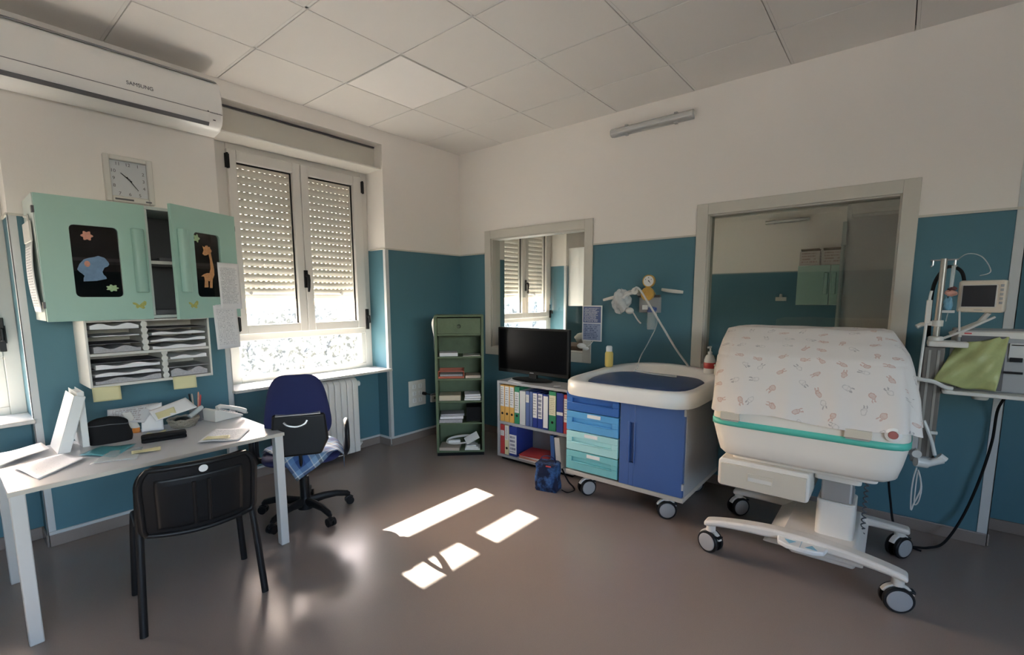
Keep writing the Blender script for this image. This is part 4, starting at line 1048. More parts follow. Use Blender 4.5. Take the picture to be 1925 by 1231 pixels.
for k in range(3):
    gbox('booklet', ['lowest', 'middle', 'topmost'][k]+' of three white booklets on the green unit\'s third shelf', 'booklet', .04+.004*(k%2),.185-.006*(k==2),.02+.006*k,.19,.5015+.0185*k,.5155+.0185*k, M_paper, rz=.03*(k-1))
for k, (hh, mm) in enumerate(((.03, M_paperg), (.022, M_paper), (.018, M_paperg))):
    gbox('paper_stack', ['thick bottom', 'middle', 'top'][k]+' sheaf of the paper pile on the green unit\'s fourth shelf', 'papers', -.185+.004*k,.02+.006*k,.01+.02*k,.20,.3015+(0,.0305,.053)[k],.3015+(0,.0305,.053)[k]+hh, mm, rz=.04*(k-1))
gbox('dark_box', 'dark box standing on the right of the green unit\'s fourth shelf', 'box', .055,.185,.06,.22,.3015,.43, M_blackm)
gbox('cardboard_folder', 'brown cardboard folder on the bottom of the green unit', 'folder', -.185,-.005,.0,.18,.0485,.075, M_card, rz=-.1)
for k in range(3):
    gbox('white_box', ['lowest','middle','topmost'][k]+' flat white packet at the bottom right of the green unit', 'packet', .04+.004*k,.175-.02*k,.0+.01*k,.14,.0487+.0135*k,.0600+.0135*k, M_white, rz=.05*(k-1))
P = [(0+.13*math.cos(t/30*2*PI)*(1-.02*(t//30)), .09+.035*math.sin(t/30*2*PI), .118+.026*math.sin(t/30*2*PI+.5)+.006*(t//30)) for t in range(0, 76)]
b = MB().tube([Mg @ Vector(p) for p in P], .0045, 8); tag(b.build('coiled_cable', M_offw, ang=80), 'loosely coiled white cable on the bottom of the green unit', 'cable')
b = MB(); b.box(-.055,.055,-.02,.02,-.012,.012, Mg @ Matrix.Translation((-.06,.07,.1155)) @ Matrix.Rotation(.1,4,'Z')); tag(b.build('power_adapter', M_white, bevel=.004), 'white power adapter lying among the coiled cable', 'adapter')
b = MB(); b.box(-.065,.065,-.004,.004,-.035,.035, Mg @ Matrix.Translation((.10,.045,.148)) @ Matrix.Rotation(-.5,4,'Y') @ Matrix.Rotation(-.5,4,'X')); tag(b.build('plastic_wrapper', M_hose, bevel=.003), 'crumpled pale plastic wrapper on top of the coiled cable', 'wrapper')
# cloth/paper hanging on the unit's left side
def hang(u, v):
    return Mg @ Vector((-W2-.006-.020*math.sin(PI*min(1,v*1.6))*math.sin(u*PI), .01+.10*u, 1.245-.30*v*(.75+.25*math.cos(u*4))))
tag(MB().grid(hang, 8, 12).build('plastic_bag', M_hose, solid=.001), 'pale plastic bag hanging on the left side of the green unit', 'bag')

# ================================================================== GREY BOOKCASE
bc = thing('bookcase', 'low grey two-tier bookcase full of binders under the small interior window', 'bookcase', (-.46,-1.39,0))
bx = MB; XF, XB = -.605, -.33; Y0, Y1 = -1.79, -1.015
MB().box(XF,XB,Y1-.022,Y1,.03,.678).build('side_panel', M_greyl, bc, bevel=.002)
MB().box(XF,XB,Y0,Y0+.022,.03,.678).build('side_panel', M_greyl, bc, bevel=.002)
MB().box(XF,XB,Y0,Y1,.678,.70).build('top_panel', M_greyl, bc, bevel=.002)
MB().box(XF,XB,Y0+.022,Y1-.022,.323,.345).build('shelf', M_greyl, bc, bevel=.002)
MB().box(XF,XB,Y0+.022,Y1-.022,.03,.052).build('bottom_panel', M_greyl, bc, bevel=.002)
MB().box(XB-.008,XB,Y0+.022,Y1-.022,.052,.678).build('back_panel', M_grey, bc)
MB().box(XF+.03,XB-.01,Y0+.03,Y1-.03,0,.03).build('plinth', M_blackm, bc)
def binder(label, ya, yb, z, h, body, lbl=None, lz=(.42,.92), hole=False, xf=-.592, dep=.235, tilt=0., name='binder', edge=False, txt=True):
    """ya > yb : from left to right seen from the room"""
    r = thing(name, label, 'binder', (xf+dep/2, (ya+yb)/2, z)); w_ = ya-yb-.002
    R_ = Matrix.Translation((xf, ya, z)) @ Matrix.Rotation(tilt, 4, 'X')
    b = MB(); b.box(0, dep, -.0025, 0, 0, h, R_); b.box(0, dep, -w_, -w_+.0025, 0, h, R_); b.box(0, .0025, -w_+.0025, -.0025, 0, h, R_)
    b.build('cover', body, r, bevel=.0008, seg=1)
    MB().box(.008, dep-.01, -w_+.004, -.004, .004, h-.012, R_).build('pages', M_paper, r, smooth=False)
    if lbl:
        b = MB(); b.bm.verts.ensure_lookup_table()
        vs = [b.bm.verts.new(R_ @ Vector(p)) for p in ((-.0008,-.003,h*lz[0]),(-.0008,-w_+.003,h*lz[0]),(-.0008,-w_+.003,h*lz[1]),(-.0008,-.003,h*lz[1]))]
        f_ = b._f(vs)
        for l, t in zip(f_.loops, ((0,0),(1,0),(1,1),(0,1))): l[b.uv].uv = t
        b.build('spine_label', lbl, r, smooth=False, solid=.0008)
    if hole:
        MB().lathe([(.001,0),(.011,0),(.011,-.0015),(.001,-.0015)], R_ @ Vector((0,-w_/2,h*.22)), 'x', 14).build('finger_hole', M_black, r)
    return r
zT, zB = .3455, .0525
binder('leftmost amber lever-arch file on the grey bookcase\'s upper tier', -1.039,-1.088,zT,.318,M_amber,M_label,(.42,.97),True)
binder('second amber lever-arch file from the left on the upper tier', -1.090,-1.141,zT,.318,M_amber,M_label,(.42,.97),True)
binder('third amber lever-arch file, touching the green one with the writing', -1.143,-1.193,zT,.318,M_amber,M_label,(.42,.97),True)
binder('green lever-arch file between the amber files and the pale grey binder', -1.195,-1.249,zT,.318,M_greenb,M_label,(.30,.86),True)
binder('pale grey binder without a label on the upper tier', -1.251,-1.312,zT,.29,M_hose)
binder('grey-blue binder right of the pale grey binder', -1.314,-1.352,zT,.295,M_greyblue,M_label,(.68,.90))
binder('dark grey-blue binder with a plain spine on the upper tier', -1.354,-1.384,zT,.295,M_greyblue)
binder('blue binder with a long white label, left of the boldly lettered one', -1.386,-1.434,zT,.295,M_blueb,M_label,(.28,.97))
binder('blue binder with bold handwriting on its long white label', -1.436,-1.486,zT,.295,M_blueb,lines_mat('bold_label', (.75,.75,.74), (.05,.06,.15), rows=6, seed=60, fill=.7, margin=.05, density=1.3),(.28,.97))
binder('blue binder with a blank white spine left of the tall green file', -1.488,-1.540,zT,.290,M_blueb,M_white,(.05,.95))
binder('tall green lever-arch file with a cream label near the right end', -1.544,-1.614,zT,.322,M_greenb,M_labely,(.40,.90),True)
binder('wide dark blue file with a small white label beside the red one', -1.616,-1.682,zT,.318,M_blueb,M_white,(.44,.52))
binder('red file at the right end of the upper tier beside the changing unit', -1.684,-1.735,zT,.31,M_red,M_label,(.30,.90))
binder('red file at the left end of the bookcase\'s lower tier', -1.039,-1.086,zB,.262,M_red,M_label,(.62,.80))
binder('yellow-spined file with a finger hole on the lower tier', -1.088,-1.134,zB,.262,M_yellow,M_label,(.50,.97),True)
binder('thick dark blue file with a lettered white label on the lower tier', -1.136,-1.222,zB,.262,M_blueb,lines_mat('bold_label2', (.75,.75,.74), (.06,.06,.15), rows=5, seed=61, fill=.6, margin=.08, density=1.2),(.08,.72))
binder('narrow mid-blue binder on the lower tier right of the magazines', -1.572,-1.608,zB,.255,mat('mid_blue', (.04,.12,.35), .5),None,tilt=-.06)
binder('white binder leaning at the right end of the lower tier', -1.622,-1.672,zB,.245,M_white,None,tilt=-.10)
for k in range(4):
    mm = (M_paper, M_pink, M_paper, M_red)[k]; a = (.0,.06,-.05,.12)[k]
    c_ = Matrix.Translation((-.50,-1.405,zB+.001+.0125*k)) @ Matrix.Rotation(a,4,'Z')
    tag(MB().box(-.115,.105,-.145+.01*k,.145,0,.0115,c_).build('magazine', mm, bevel=.001, smooth=False), ['white magazine at the bottom of the lower-tier pile','pinkish magazine second from the bottom of the pile','white magazine under the red one in the pile','red magazine on top of the lower-tier pile'][k], 'magazine')
# papers and pen on top, television
qs([(-.60,-1.13,.7015),(-.60,-1.27,.7015),(-.44,-1.25,.7015),(-.44,-1.06,.7015)], M_paper, 'white papers on the bookcase top left of the television stand', sol=.004)
b = MB(); b.box(-.012,.012,-.028,.028,0,.012, Matrix.Translation((-.56,-1.60,.7005)) @ Matrix.Rotation(.6,4,'Z')); tag(b.build('eraser', M_white, bevel=.003), 'small white eraser on the bookcase top near the changing unit', 'eraser')
tv = thing('television', 'black flat-screen television on top of the grey bookcase', 'television', (-.44,-1.27,.70))
MB().prism(rrect(-1.630,-.892,.752,1.150,.008), 'x', -.44,-.405).build('casing', M_black, tv, bevel=.004)
MB().box(-.4415,-.4395,-1.612,-.910,.782,1.134).build('screen', M_screen, tv, smooth=False)
MB().prism(rrect(-1.46,-1.06,.82,1.08,.03), 'x', -.406,-.375).build('rear_housing', M_black, tv, bevel=.008)
MB().prism([(-.42,.70),(-.40,.70),(-.40,.80),(-.42,.80)], 'y', -1.30,-1.22).build('stand_neck', M_black, tv)
MB().grid(lambda u, v: Vector((-.43+.115*v*math.cos(2*PI*u), -1.26+.20*v*math.sin(2*PI*u), .701+.016*math.sqrt(max(0,1-(v*.98)**4)))), 40, 8, True).build('stand_base', M_black, tv, ang=80)
MB().box(-.4425,-.441,-1.285,-1.245,.764,.770).build('maker_mark', M_grey, tv, smooth=False)

# blue cool bag on the floor
cb = thing('cool_bag', 'small blue insulated bag on the floor in front of the bookcase', 'bag', (-.88,-1.735,0), math.radians(12))
def cbf(u, v):
    a = 2*PI*u; ca, sa = math.cos(a), math.sin(a)
    bl_ = .004*math.sin(5*a+9*v)
    return Vector(((abs(ca)**.4)*(1 if ca > 0 else -1)*(.066+bl_-.006*v), (abs(sa)**.4)*(1 if sa > 0 else -1)*(.088+bl_-.006*v), .002+.19*v))
M_cool = speckle('cool_bag_fabric', (.008,.014,.045), (.05,.15,.38), 13, .45, .66)
b = MB(False).grid(cbf, 44, 14, True); b.prism([(cbf(k/44,0).x, cbf(k/44,0).y) for k in range(44)], 'z', .001, .004); b.build('body', M_cool, cb, ang=60)
b = MB(False); b.prism([(cbf(k/44,1).x*1.05, cbf(k/44,1).y*1.04) for k in range(44)], 'z', .188, .204); b.build('lid', M_cool, cb, bevel=.006)
MB(False).tube(smoothpath([(0,-.06,.203),(-.005,-.05,.235),(0,0,.25),(.005,.05,.235),(0,.06,.203)],6), .008, 8, sq=.4).build('handle', M_navy, cb)
MB(False).tube(smoothpath([(.05,-.09,.15),(.08,-.13,.05),(.10,-.16,.008),(.04,-.19,.007),(-.02,-.16,.007),(.0,-.11,.008)],7), .006, 8, sq=.5).build('strap', M_blackm, cb)
lab(MB(False).box(-.076,-.071,-.055,.055,.03,.13).build('front_pocket', M_cool, cb, bevel=.003), 'patterned front pocket')
lab(MB(False).box(-.0745,-.068,-.05,-.01,.192,.20).build('zip_tab', M_red, cb, bevel=.001), 'small red zip tab')

# ================================================================== CASTERS
def caster(parent, x, y, top, r=.062, rot=0., lbl=None, housing=None, yoke=None, tread=.016):
    """twin-disc castor: axle along local y, pivot stem on top"""
    R_ = Matrix.Translation((x, y, 0)) @ Matrix.Rotation(rot, 4, 'Z')
    V = lambda *p: R_ @ Vector(p)
    c = MB(); ax = (R_.to_3x3() @ Vector((1,0,0)), R_.to_3x3() @ Vector((0,0,1)), R_.to_3x3() @ Vector((0,-1,0)))
    # fork / hood
    P = [(.0, r*1.0)]+[(r*1.12*math.cos(math.radians(a)), r+r*1.12*math.sin(math.radians(a))) for a in range(20, 166, 15)]
    c.prism(P, 'y', -.012, .012, R_)
    c.lathe([(.001, 2*r*.98),(.024, 2*r*.98),(.024, top-.006),(.018, top),(.001, top)], V(.0,0,0), 'z', 20)
    root = c.build('caster', housing or M_white, parent, bevel=.002)
    w_ = MB()
    for s_ in (-1, 1):
        w_.lathe([(r*.3, s_*.013),(r*.97, s_*.013),(r, s_*.016),(r, s_*.028),(r*.93, s_*.033),(r*.3, s_*.033)], V(0,0,r), ax, 36)
    w_.build('tyre', M_black, root)
    d_ = MB()
    for s_ in (-1, 1):
        d_.lathe([(.001, s_*.032),(r*.78, s_*.032),(r*.80, s_*.034),(r*.74, s_*.037),(.012, s_*.038),(.001, s_*.038)], V(0,0,r), ax, 36)
    d_.build('wheel_cap', M_grey if not housing else M_greyl, root)
    b = MB(); b.box(r*.55, r*1.05, -.018, .018, r*1.55, r*1.75, R_); b.build('brake_pedal', M_black, root, bevel=.003)
    return root

# ================================================================== BABY CHANGING UNIT
cu = thing('changing_unit', 'blue baby changing unit on castors with a white bath-shaped top', 'changing unit', (-.52,-2.30,0))
XF, XB, Y1, Y0 = -.87, -.15, -1.885, -2.712
ZB, ZU = .155, .765
b = MB(); b.box(XF+.02,XB,Y0,Y0+.018,ZB+.03,ZU); b.box(XF+.02,XB,Y1-.018,Y1,ZB+.03,ZU); b.box(XB-.018,XB,Y0,Y1,ZB+.03,ZU); b.box(XF+.02,XB,-2.302,-2.284,ZB+.03,ZU)
b.box(XF+.02,XB,Y0,Y1,ZU-.02,ZU-.002)
b.build('carcass', M_greyl, cu, bevel=.002)
MB().box(XF-.004,XB,Y0-.002,Y1+.002,ZB,ZB+.032).build('plinth', mat('beige_plinth', (.50,.46,.40), .45, var=.05), cu, bevel=.004)
dz_ = (.760-.195)/4
for k, mm in enumerate((M_blue1, M_blue2, M_aqua1, M_aqua2)):
    zt_ = .760-dz_*k; zb_ = zt_-dz_+.006; ya, yb = -1.890, -2.283; xf = XF-.012
    zc_ = (zt_+zb_)/2+.012
    b = MB(); hy0, hy1 = yb+.045, ya-.045; hz0, hz1 = zc_-.020, zc_+.012
    b.box(xf, XF+.018, yb, ya, zb_, hz0); b.box(xf, XF+.018, yb, ya, hz1, zt_); b.box(xf, XF+.018, yb, hy0, hz0, hz1); b.box(xf, XF+.018, hy1, ya, hz0, hz1)
    b.box(xf+.014, XF+.018, hy0, hy1, hz0, hz1)
    dr_ = b.build('drawer', mm, cu, bevel=.0022)
    MB().prism([(xf-.005, hz0-.006), (xf+.001, hz0-.010), (xf+.001, hz0-.001), (xf-.005, hz0-.002)], 'y', hy0-.004, hy1+.004).build('finger_lip', mm, dr_, bevel=.002)
    MB().box(xf-.0045, xf+.001, -2.135-.02*(k%2), -2.035-.02*(k%2), zt_-.030, zt_-.006).build('label_holder', M_white, dr_, bevel=.001)
# door with a tall handle slot
b = MB(); ya, yb, za, zb_ = -2.296, -2.708, .190, .762; xf = XF-.012
s0, s1, t0, t1 = -2.395, -2.363, .345, .610
b.box(xf,XF+.018,yb,s0,za,zb_); b.box(xf,XF+.018,s1,ya,za,zb_); b.box(xf,XF+.018,s0,s1,za,t0); b.box(xf,XF+.018,s0,s1,t1,zb_); b.box(xf+.016,XF+.018,s0,s1,t0,t1)
dd = b.build('door', M_cobalt, cu, bevel=.0022)
b = MB(); b.box(xf-.005,xf+.001,s0-.006,s0+.002,t0-.006,t1+.006); b.box(xf-.005,xf+.001,s1-.002,s1+.010,t0-.006,t1+.006); b.build('handle', M_cobalt, dd, bevel=.003)
h_ = MB()
for z in (.24, .70): h_.box(xf-.003, xf+.02, yb-.008, yb+.004, z, z+.04)
h_.build('hinge', M_grey, dd)
for x_, y_ in ((-.79,-2.01),(-.79,-2.585),(-.24,-2.01),(-.24,-2.585)):
    caster(cu, x_, y_, ZB, .060, rot=(math.radians(-35) if y_ > -2.2 else math.radians(-58)))
# bath-shaped moulded top
RX0, RX1, RY0, RY1 = -.945, -.10, -2.752, -1.862
def ringpt(u, off, n_=5.):
    a = 2*PI*u; ca, sa = math.cos(a), math.sin(a)
    k = (abs(ca)**n_+abs(sa)**n_)**(-1/n_)
    hx, hy = (RX1-RX0)/2-off, (RY1-RY0)/2-off
    return ((RX0+RX1)/2+ca*k*hx, (RY0+RY1)/2+sa*k*hy)
def rimz(x_, y_):
    t = max(0, min(1, (x_-RX0)/(RX1-RX0))); e = abs((y_-(RY0+RY1)/2)/((RY1-RY0)/2))
    return .842+.018*t+.045*(t**3)*(1-e*e)
def tub(u, v):
    k = int(round(v*9))
    offs = [.018,.006,.0,.0,.010,.045,.062,.085,.105,.30][k]
    x_, y_ = ringpt(u, offs, 6. if k < 6 else 4.)
    zt_ = rimz(*ringpt(u, 0))
    z_ = [.742,.742,.755,zt_-.014,zt_-.001,zt_,zt_-.012,.812,.797,.797][k]
    return Vector((x_, y_, z_))
def tubfill(name):
    b = MB(); b.grid(tub, 96, 9, True)
    b.prism([ringpt(k/48, .31, 4.) for k in range(48)], 'z', .790, .7965)
    b.box(RX0+.05, RX1-.05, RY0+.05, RY1-.05, .752, .762)
    return b.build(name, M_white, cu, ang=60)
tubfill('bath_top')
def mattf(u, v):
    off = [.092,.084,.086,.10,.15,.28,.385][int(round(v*6))]
    x_, y_ = ringpt(u, off, 3.2 if v < .7 else 2.4)
    z_ = [.7985,.806,.826,.836,.842,.846,.847][int(round(v*6))]
    t = max(0, (x_-RX0)/(RX1-RX0))
    return Vector((x_, y_, z_-.004))
mt_ = MB().grid(mattf, 72, 6, True); mt_.prism([(mattf(k/48,1).x, mattf(k/48,1).y) for k in range(48)], 'z', .80, .8432)
tag(mt_.build('changing_mattress', M_navyv, ang=70), 'navy vinyl changing mattress lying in the white bath-shaped top', 'mattress')
# powder bottle, soap dispenser, beige tray
pb_ = thing('powder_bottle', 'yellow and white talc bottle at the back left corner of the changing unit', 'bottle', (-.27,-1.895,.862))
bx_, by_, bz_ = -.275, -1.900, .8615
M_ylab = lines_mat('talc_label', (.70,.55,.16), (.35,.22,.08), rows=8, seed=70, fill=.5)
MB().lathe([(.001,0),(.028,0),(.032,.008),(.032,.105),(.025,.120),(.001,.120)], (bx_,by_,bz_)).build('bottle', M_ylab, pb_)
MB().lathe([(.001,.1205),(.024,.1205),(.024,.155),(.018,.165),(.001,.165)], (bx_,by_,bz_)).build('cap', M_white, pb_)
sx_, sy_, sz_ = -.165, -2.628, .857
sd = thing('soap_dispenser', 'white pump bottle with a red label at the back right of the changing unit', 'dispenser', (sx_,sy_,sz_))
MB().lathe([(.001,0),(.034,0),(.038,.01),(.038,.105),(.026,.135),(.013,.145),(.001,.145)], (sx_,sy_,sz_)).build('bottle', M_white, sd)
MB().lathe([(.0385,.045),(.0392,.046),(.0392,.085),(.0385,.086)], (sx_,sy_,sz_)).build('label', M_red, sd)
b = MB(); b.lathe([(.001,.1455),(.015,.1455),(.015,.162),(.006,.165),(.006,.195),(.001,.195)], (sx_,sy_,sz_)); b.box(sx_-.045,sx_+.01,sy_-.008,sy_+.008,sz_+.19,sz_+.202); b.build('pump', M_white, sd, bevel=.002)
b = MB(); b.box(-.21,-.12,-2.745,-2.672,.858,.925); b.prism(rrect(-.215,-.115,-2.75,-2.667,.015), 'z', .9255, .935); b = b.build('beige_box', M_offw, bevel=.004); tag(b, 'small beige box beside the soap dispenser on the changing unit', 'box')
# leaflets on the rim: crinkled tubing packet
b = MB().tube(smoothpath([(-.30,-2.13,.852),(-.33,-2.19,.852),(-.36,-2.30,.852),(-.37,-2.40,.851),(-.375,-2.47,.851)],6), .007, 8)
tag(b.build('tubing', M_film), 'clear tubing lying on the back of the navy changing mattress', 'tubing')

# ================================================================== OXYGEN / SUCTION OUTLET ON THE WALL
ox = thing('suction_unit', 'wall-mounted oxygen suction unit with gauge and yellow knob above the changing unit', 'suction unit', (-.04,-2.13,1.29))
MB().box(-.035,0,-2.20,-2.03,1.285,1.405).build('wall_box', M_grey, ox, bevel=.004)
MB().box(-.05,-.03,-2.205,-2.025,1.405,1.425).build('bracket', M_dgrey, ox, bevel=.002)
g_ = MB().lathe([(.001,-.02),(.044,-.02),(.048,-.03),(.048,-.055),(.043,-.058),(.040,-.052),(.001,-.052)], (-.06,-2.135,1.530), 'x', 32).build('gauge', M_brass, ox)
MB().lathe([(.001,-.0525),(.040,-.0525),(.040,-.054),(.001,-.054)], (-.06,-2.135,1.530), 'x', 28).build('gauge_dial', M_white, g_)
b = MB(); b.prism([(-2.137,1.538),(-2.155,1.510),(-2.132,1.532)], 'x', -.1165,-.1155); b.box(-.116,-.115,-2.160,-2.155,1.54,1.545); b.box(-.116,-.115,-2.115,-2.11,1.54,1.545); b.box(-.116,-.115,-2.138,-2.133,1.553,1.56); b.build('needle', M_black, g_, smooth=False)
MB().cyl((-.075,-2.13,1.40),(-.075,-2.13,1.50),.012).cyl((-.0,-2.13,1.43),(-.08,-2.13,1.43),.02).build('valve_body', M_brass, ox)
pr = []
MB().lathe([(.001,-.0),(.048,-.0),(.052,-.008),(.052,-.030),(.046,-.036),(.020,-.036),(.018,-.026),(.001,-.026)], (-.085,-2.128,1.432), 'x', 24).build('knob', M_brass, ox)
MB().cyl((-.06,-2.04,1.44),(-.13,-2.04,1.455),.022).cyl((-.13,-2.04,1.455),(-.145,-2.04,1.455),.028).build('hose_connector', M_offw, ox)
MB().lathe([(.001,0),(.030,0),(.034,.008),(.034,.12),(.030,.135),(.001,.135)], (-.075,-2.155,1.155)).build('collection_jar', mat('clear_jar', (.80,.86,.86), .1, var=.02, alpha=.25), ox)
MB().lathe([(.001,.135),(.036,.135),(.036,.17),(.02,.178),(.001,.178)], (-.075,-2.155,1.155)).build('jar_lid', mat('jar_lid_blue', (.05,.10,.28), .4), ox)
MB().box(-.112,-.06,-2.135,-2.09,1.31,1.345).build('paper_tag', M_white, ox, bevel=.002)
b = MB(); b.tube(smoothpath([(-.14,-2.04,1.455),(-.155,-2.055,1.482),(-.155,-2.09,1.46),(-.16,-2.16,1.36),(-.17,-2.29,1.17),(-.17,-2.39,1.02),(-.15,-2.46,.92),(-.13,-2.50,.865)],7), .0075, 8)
b.build('suction_hose', M_hose, ox)
b = MB(); b.tube(smoothpath([(-.08,-2.19,1.30),(-.12,-2.215,1.20),(-.13,-2.17,1.08),(-.14,-2.11,.96),(-.17,-2.10,.90),(-.24,-2.12,.86),(-.31,-2.14,.853)],7), .0045, 8); b.build('thin_tube', M_film, ox)
# flat white holders on either side
def blade(name, pts, w_, lbl):
    b = MB(); P = smoothpath(pts, 5); b.tube(P, [w_*(.75+.25*math.sin(PI*i/(len(P)-1))) for i in range(len(P))], 10, sq=.35); return tag(b.build(name, M_offw), lbl, 'tubing')
blade('flat_tubing', [(-.02,-2.205,1.465),(-.05,-2.27,1.455),(-.06,-2.33,1.448),(-.06,-2.385,1.442)], .014, 'pale flat tubing arm sticking out right of the suction unit')
blade('flat_tubing', [(-.05,-2.03,1.465),(-.07,-1.96,1.45),(-.08,-1.88,1.42),(-.08,-1.78,1.395),(-.08,-1.735,1.385)], .013, 'pale flat tubing arm sticking out left of the suction unit behind the mask bag')
def crumple(c, r, seed, n=(26,18)):
    rnd = random.Random(seed); ph = [rnd.uniform(0,6.3) for _ in range(6)]
    def fn(u, v):
        th = PI*(.01+.98*v); a = 2*PI*u
        k = 1+.16*math.sin(3*a+ph[0]+2*th)+.10*math.sin(5*th+ph[1])*math.cos(4*a+ph[2])+.07*math.sin(9*a+ph[3])*math.sin(7*th+ph[4])
        return Vector((c[0]+r[0]*k*math.sin(th)*math.cos(a), c[1]+r[1]*k*math.sin(th)*math.sin(a), c[2]-r[2]*k*math.cos(th)))
    return MB().grid(fn, *n, True)
mk = thing('mask_bag', 'crumpled clear plastic bag with an oxygen mask hanging left of the suction unit', 'mask bag', (-.09,-1.91,1.27))
crumple((-.10,-1.905,1.375), (.045,.075,.085), 3, (36,26)).build('bag', mat('crumpled_film', (.80,.83,.84), .2, var=.25, vscale=40, alpha=.5), mk, ang=40)
MB().lathe([(.012,0),(.03,.012),(.036,.035),(.032,.04),(.026,.016),(.008,.004)], (-.12,-1.915,1.355), 'x', 20).build('mask', M_film, mk)
b = MB(); b.tube(smoothpath([(-.12,-2.02,1.44),(-.13,-1.97,1.43),(-.13,-1.94,1.40)],5), .012, 10); b.ellipsoid((-.12,-1.965,1.432),(.02,.024,.020)); b.ellipsoid((-.12,-1.99,1.30),(.022,.035,.026)); b.tube(smoothpath([(-.12,-1.93,1.36),(-.11,-1.96,1.33),(-.10,-2.0,1.30),(-.10,-2.05,1.23),(-.09,-2.075,1.20)],5), .006, 8)
b.build('mask_tubing', M_hose, mk)

# ================================================================== INCUBATOR
inc = thing('incubator', 'white infant incubator with a mint stripe, under a printed cloth cover', 'incubator', (-.75,-3.32,0))
def lring(x0, x1, y0, y1, r, u, n_=7.):
    a = 2*PI*u; ca, sa = math.cos(a), math.sin(a); k = (abs(ca)**n_+abs(sa)**n_)**(-1/n_)
    return ((x0+x1)/2+ca*k*(x1-x0)/2, (y0+y1)/2+sa*k*(y1-y0)/2)
lvl = [(.575,-1.03,-.47,-3.60,-2.98),(.580,-1.065,-.44,-3.665,-2.955),(.600,-1.09,-.42,-3.688,-2.942),(.66,-1.10,-.41,-3.703,-2.925),(.735,-1.105,-.405,-3.717,-2.905),(.745,-1.107,-.403,-3.719,-2.903),(.775,-1.107,-.403,-3.720,-2.902),(.825,-1.104,-.405,-3.718,-2.904),(.835,-1.09,-.42,-3.705,-2.917),(.836,-1.05,-.46,-3.66,-2.96)]
def incf(u, v):
    k = int(round(v*(len(lvl)-1))); z, a, b_, c_, d_ = lvl[k]; x_, y_ = lring(a, b_, c_, d_, 0, u, 9.); return Vector((x_, y_, z))
b = MB().grid(incf, 96, len(lvl)-1, True); b.prism([lring(-1.03,-.47,-3.60,-2.98,0,k/48,9.) for k in range(48)], 'z', .574, .5755); b.prism([lring(-1.05,-.46,-3.66,-2.96,0,k/48,9.) for k in range(48)], 'z', .83, .8365)
b.build('shell', M_incub, inc, ang=50)
def strf(u, v):
    z = .744+.032*v; x_, y_ = lring(-1.110,-.400,-3.7225,-2.8995,0,u,9.); return Vector((x_, y_, z))
MB().grid(strf, 96, 1, True).build('stripe', M_stripe, inc, ang=50, solid=.002)
MB().prism(rrect(-1.0,-.5,-3.62,-3.0,.03), 'z', .545, .575).build('under_tray', M_incub, inc, bevel=.006)
for ya, yb in ((-2.962,-3.055),(-3.485,-3.585)):
    b = MB(); b.box(-1.122,-1.104,yb,ya,.778,.818); b.build('latch', M_incub2, inc, bevel=.003)
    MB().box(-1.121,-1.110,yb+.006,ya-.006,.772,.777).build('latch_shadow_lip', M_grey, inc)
MB().lathe([(.001,0),(.030,0),(.030,-.008),(.024,-.011),(.001,-.011)], (-1.104,-3.655,.815), 'x', 28).build('lock_ring', M_white, inc)
lab(MB().lathe([(.001,-.0112),(.018,-.0112),(.016,-.016),(.001,-.017)], (-1.104,-3.655,.815), 'x', 24).build('lock_button', mat('dusty_red', (.36,.13,.12), .4), inc), 'dusty red round button')
# drawer unit
b = MB(); b.prism(rrect(-3.365,-2.945,.395,.545,.02), 'x', -1.035, -.60); b.build('drawer_housing', M_incub, inc, bevel=.008, seg=3)
dr_ = MB().box(-1.045,-1.03,-3.352,-2.960,.402,.523)
dr_ = dr_.build('drawer', M_incub2, inc, bevel=.003)
b = MB(); b.box(-1.049,-1.044,-3.205,-3.095,.447,.451); b.box(-1.049,-1.044,-3.205,-3.095,.487,.491); b.box(-1.049,-1.044,-3.209,-3.205,.447,.491); b.box(-1.049,-1.044,-3.095,-3.091,.447,.491); b.build('drawer_grip', M_incub2, dr_, bevel=.0015)
MB().box(-1.0455,-1.0445,-3.205,-3.095,.451,.470).build('grip_recess', M_offw, dr_, smooth=False)
# column and base
MB().prism(rrect(-.90,-.70,-3.545,-3.385,.025), 'z', .15, .385).build('column', M_incub, inc, bevel=.006)
MB().prism(rrect(-.72,-.64,-3.53,-3.40,.02), 'z', .15, .40).build('column_rear', M_incub, inc, bevel=.006)
MB().prism(rrect(-.885,-.715,-3.530,-3.398,.015), 'z', .385, .50).build('lift_column', M_satin, inc, bevel=.003)
MB().prism(rrect(-.93,-.68,-3.56,-3.37,.02), 'z', .50, .546).build('column_head', M_incub, inc, bevel=.004)
P = [(-.66, -3.575+.010*math.cos(k*1.3), .40+.0022*k) for k in range(70)]
MB().tube([(-.66+.009*math.sin(k*.9), -3.575+.009*math.cos(k*.9), .15+.0042*k) for k in range(96)], .0035, 6).build('coiled_lead', M_dgrey, inc, ang=80)
P = []
N_ = 24
def beam(x0, x1, ya, yb, zend, zmid, th, name, arch=1.):
    top = []; bot = []
    for k in range(N_+1):
        t = k/N_; y_ = ya+(yb-ya)*t; s_ = math.sin(PI*t)**.8
        top.append((y_, zend+(zmid-zend)*s_)); bot.append((y_, zend+(zmid-zend)*s_-th*(.75+.45*min(1, 3*min(t, 1-t)))))
    return MB().prism(top+bot[::-1], 'x', x0, x1).build(name, M_incub, inc, bevel=.012, seg=3, ang=60)
beam(-1.075,-1.0,-2.895,-3.755,.180,.238,.040,'front_beam')
beam(-.485,-.415,-2.90,-3.77,.170,.190,.040,'rear_beam')
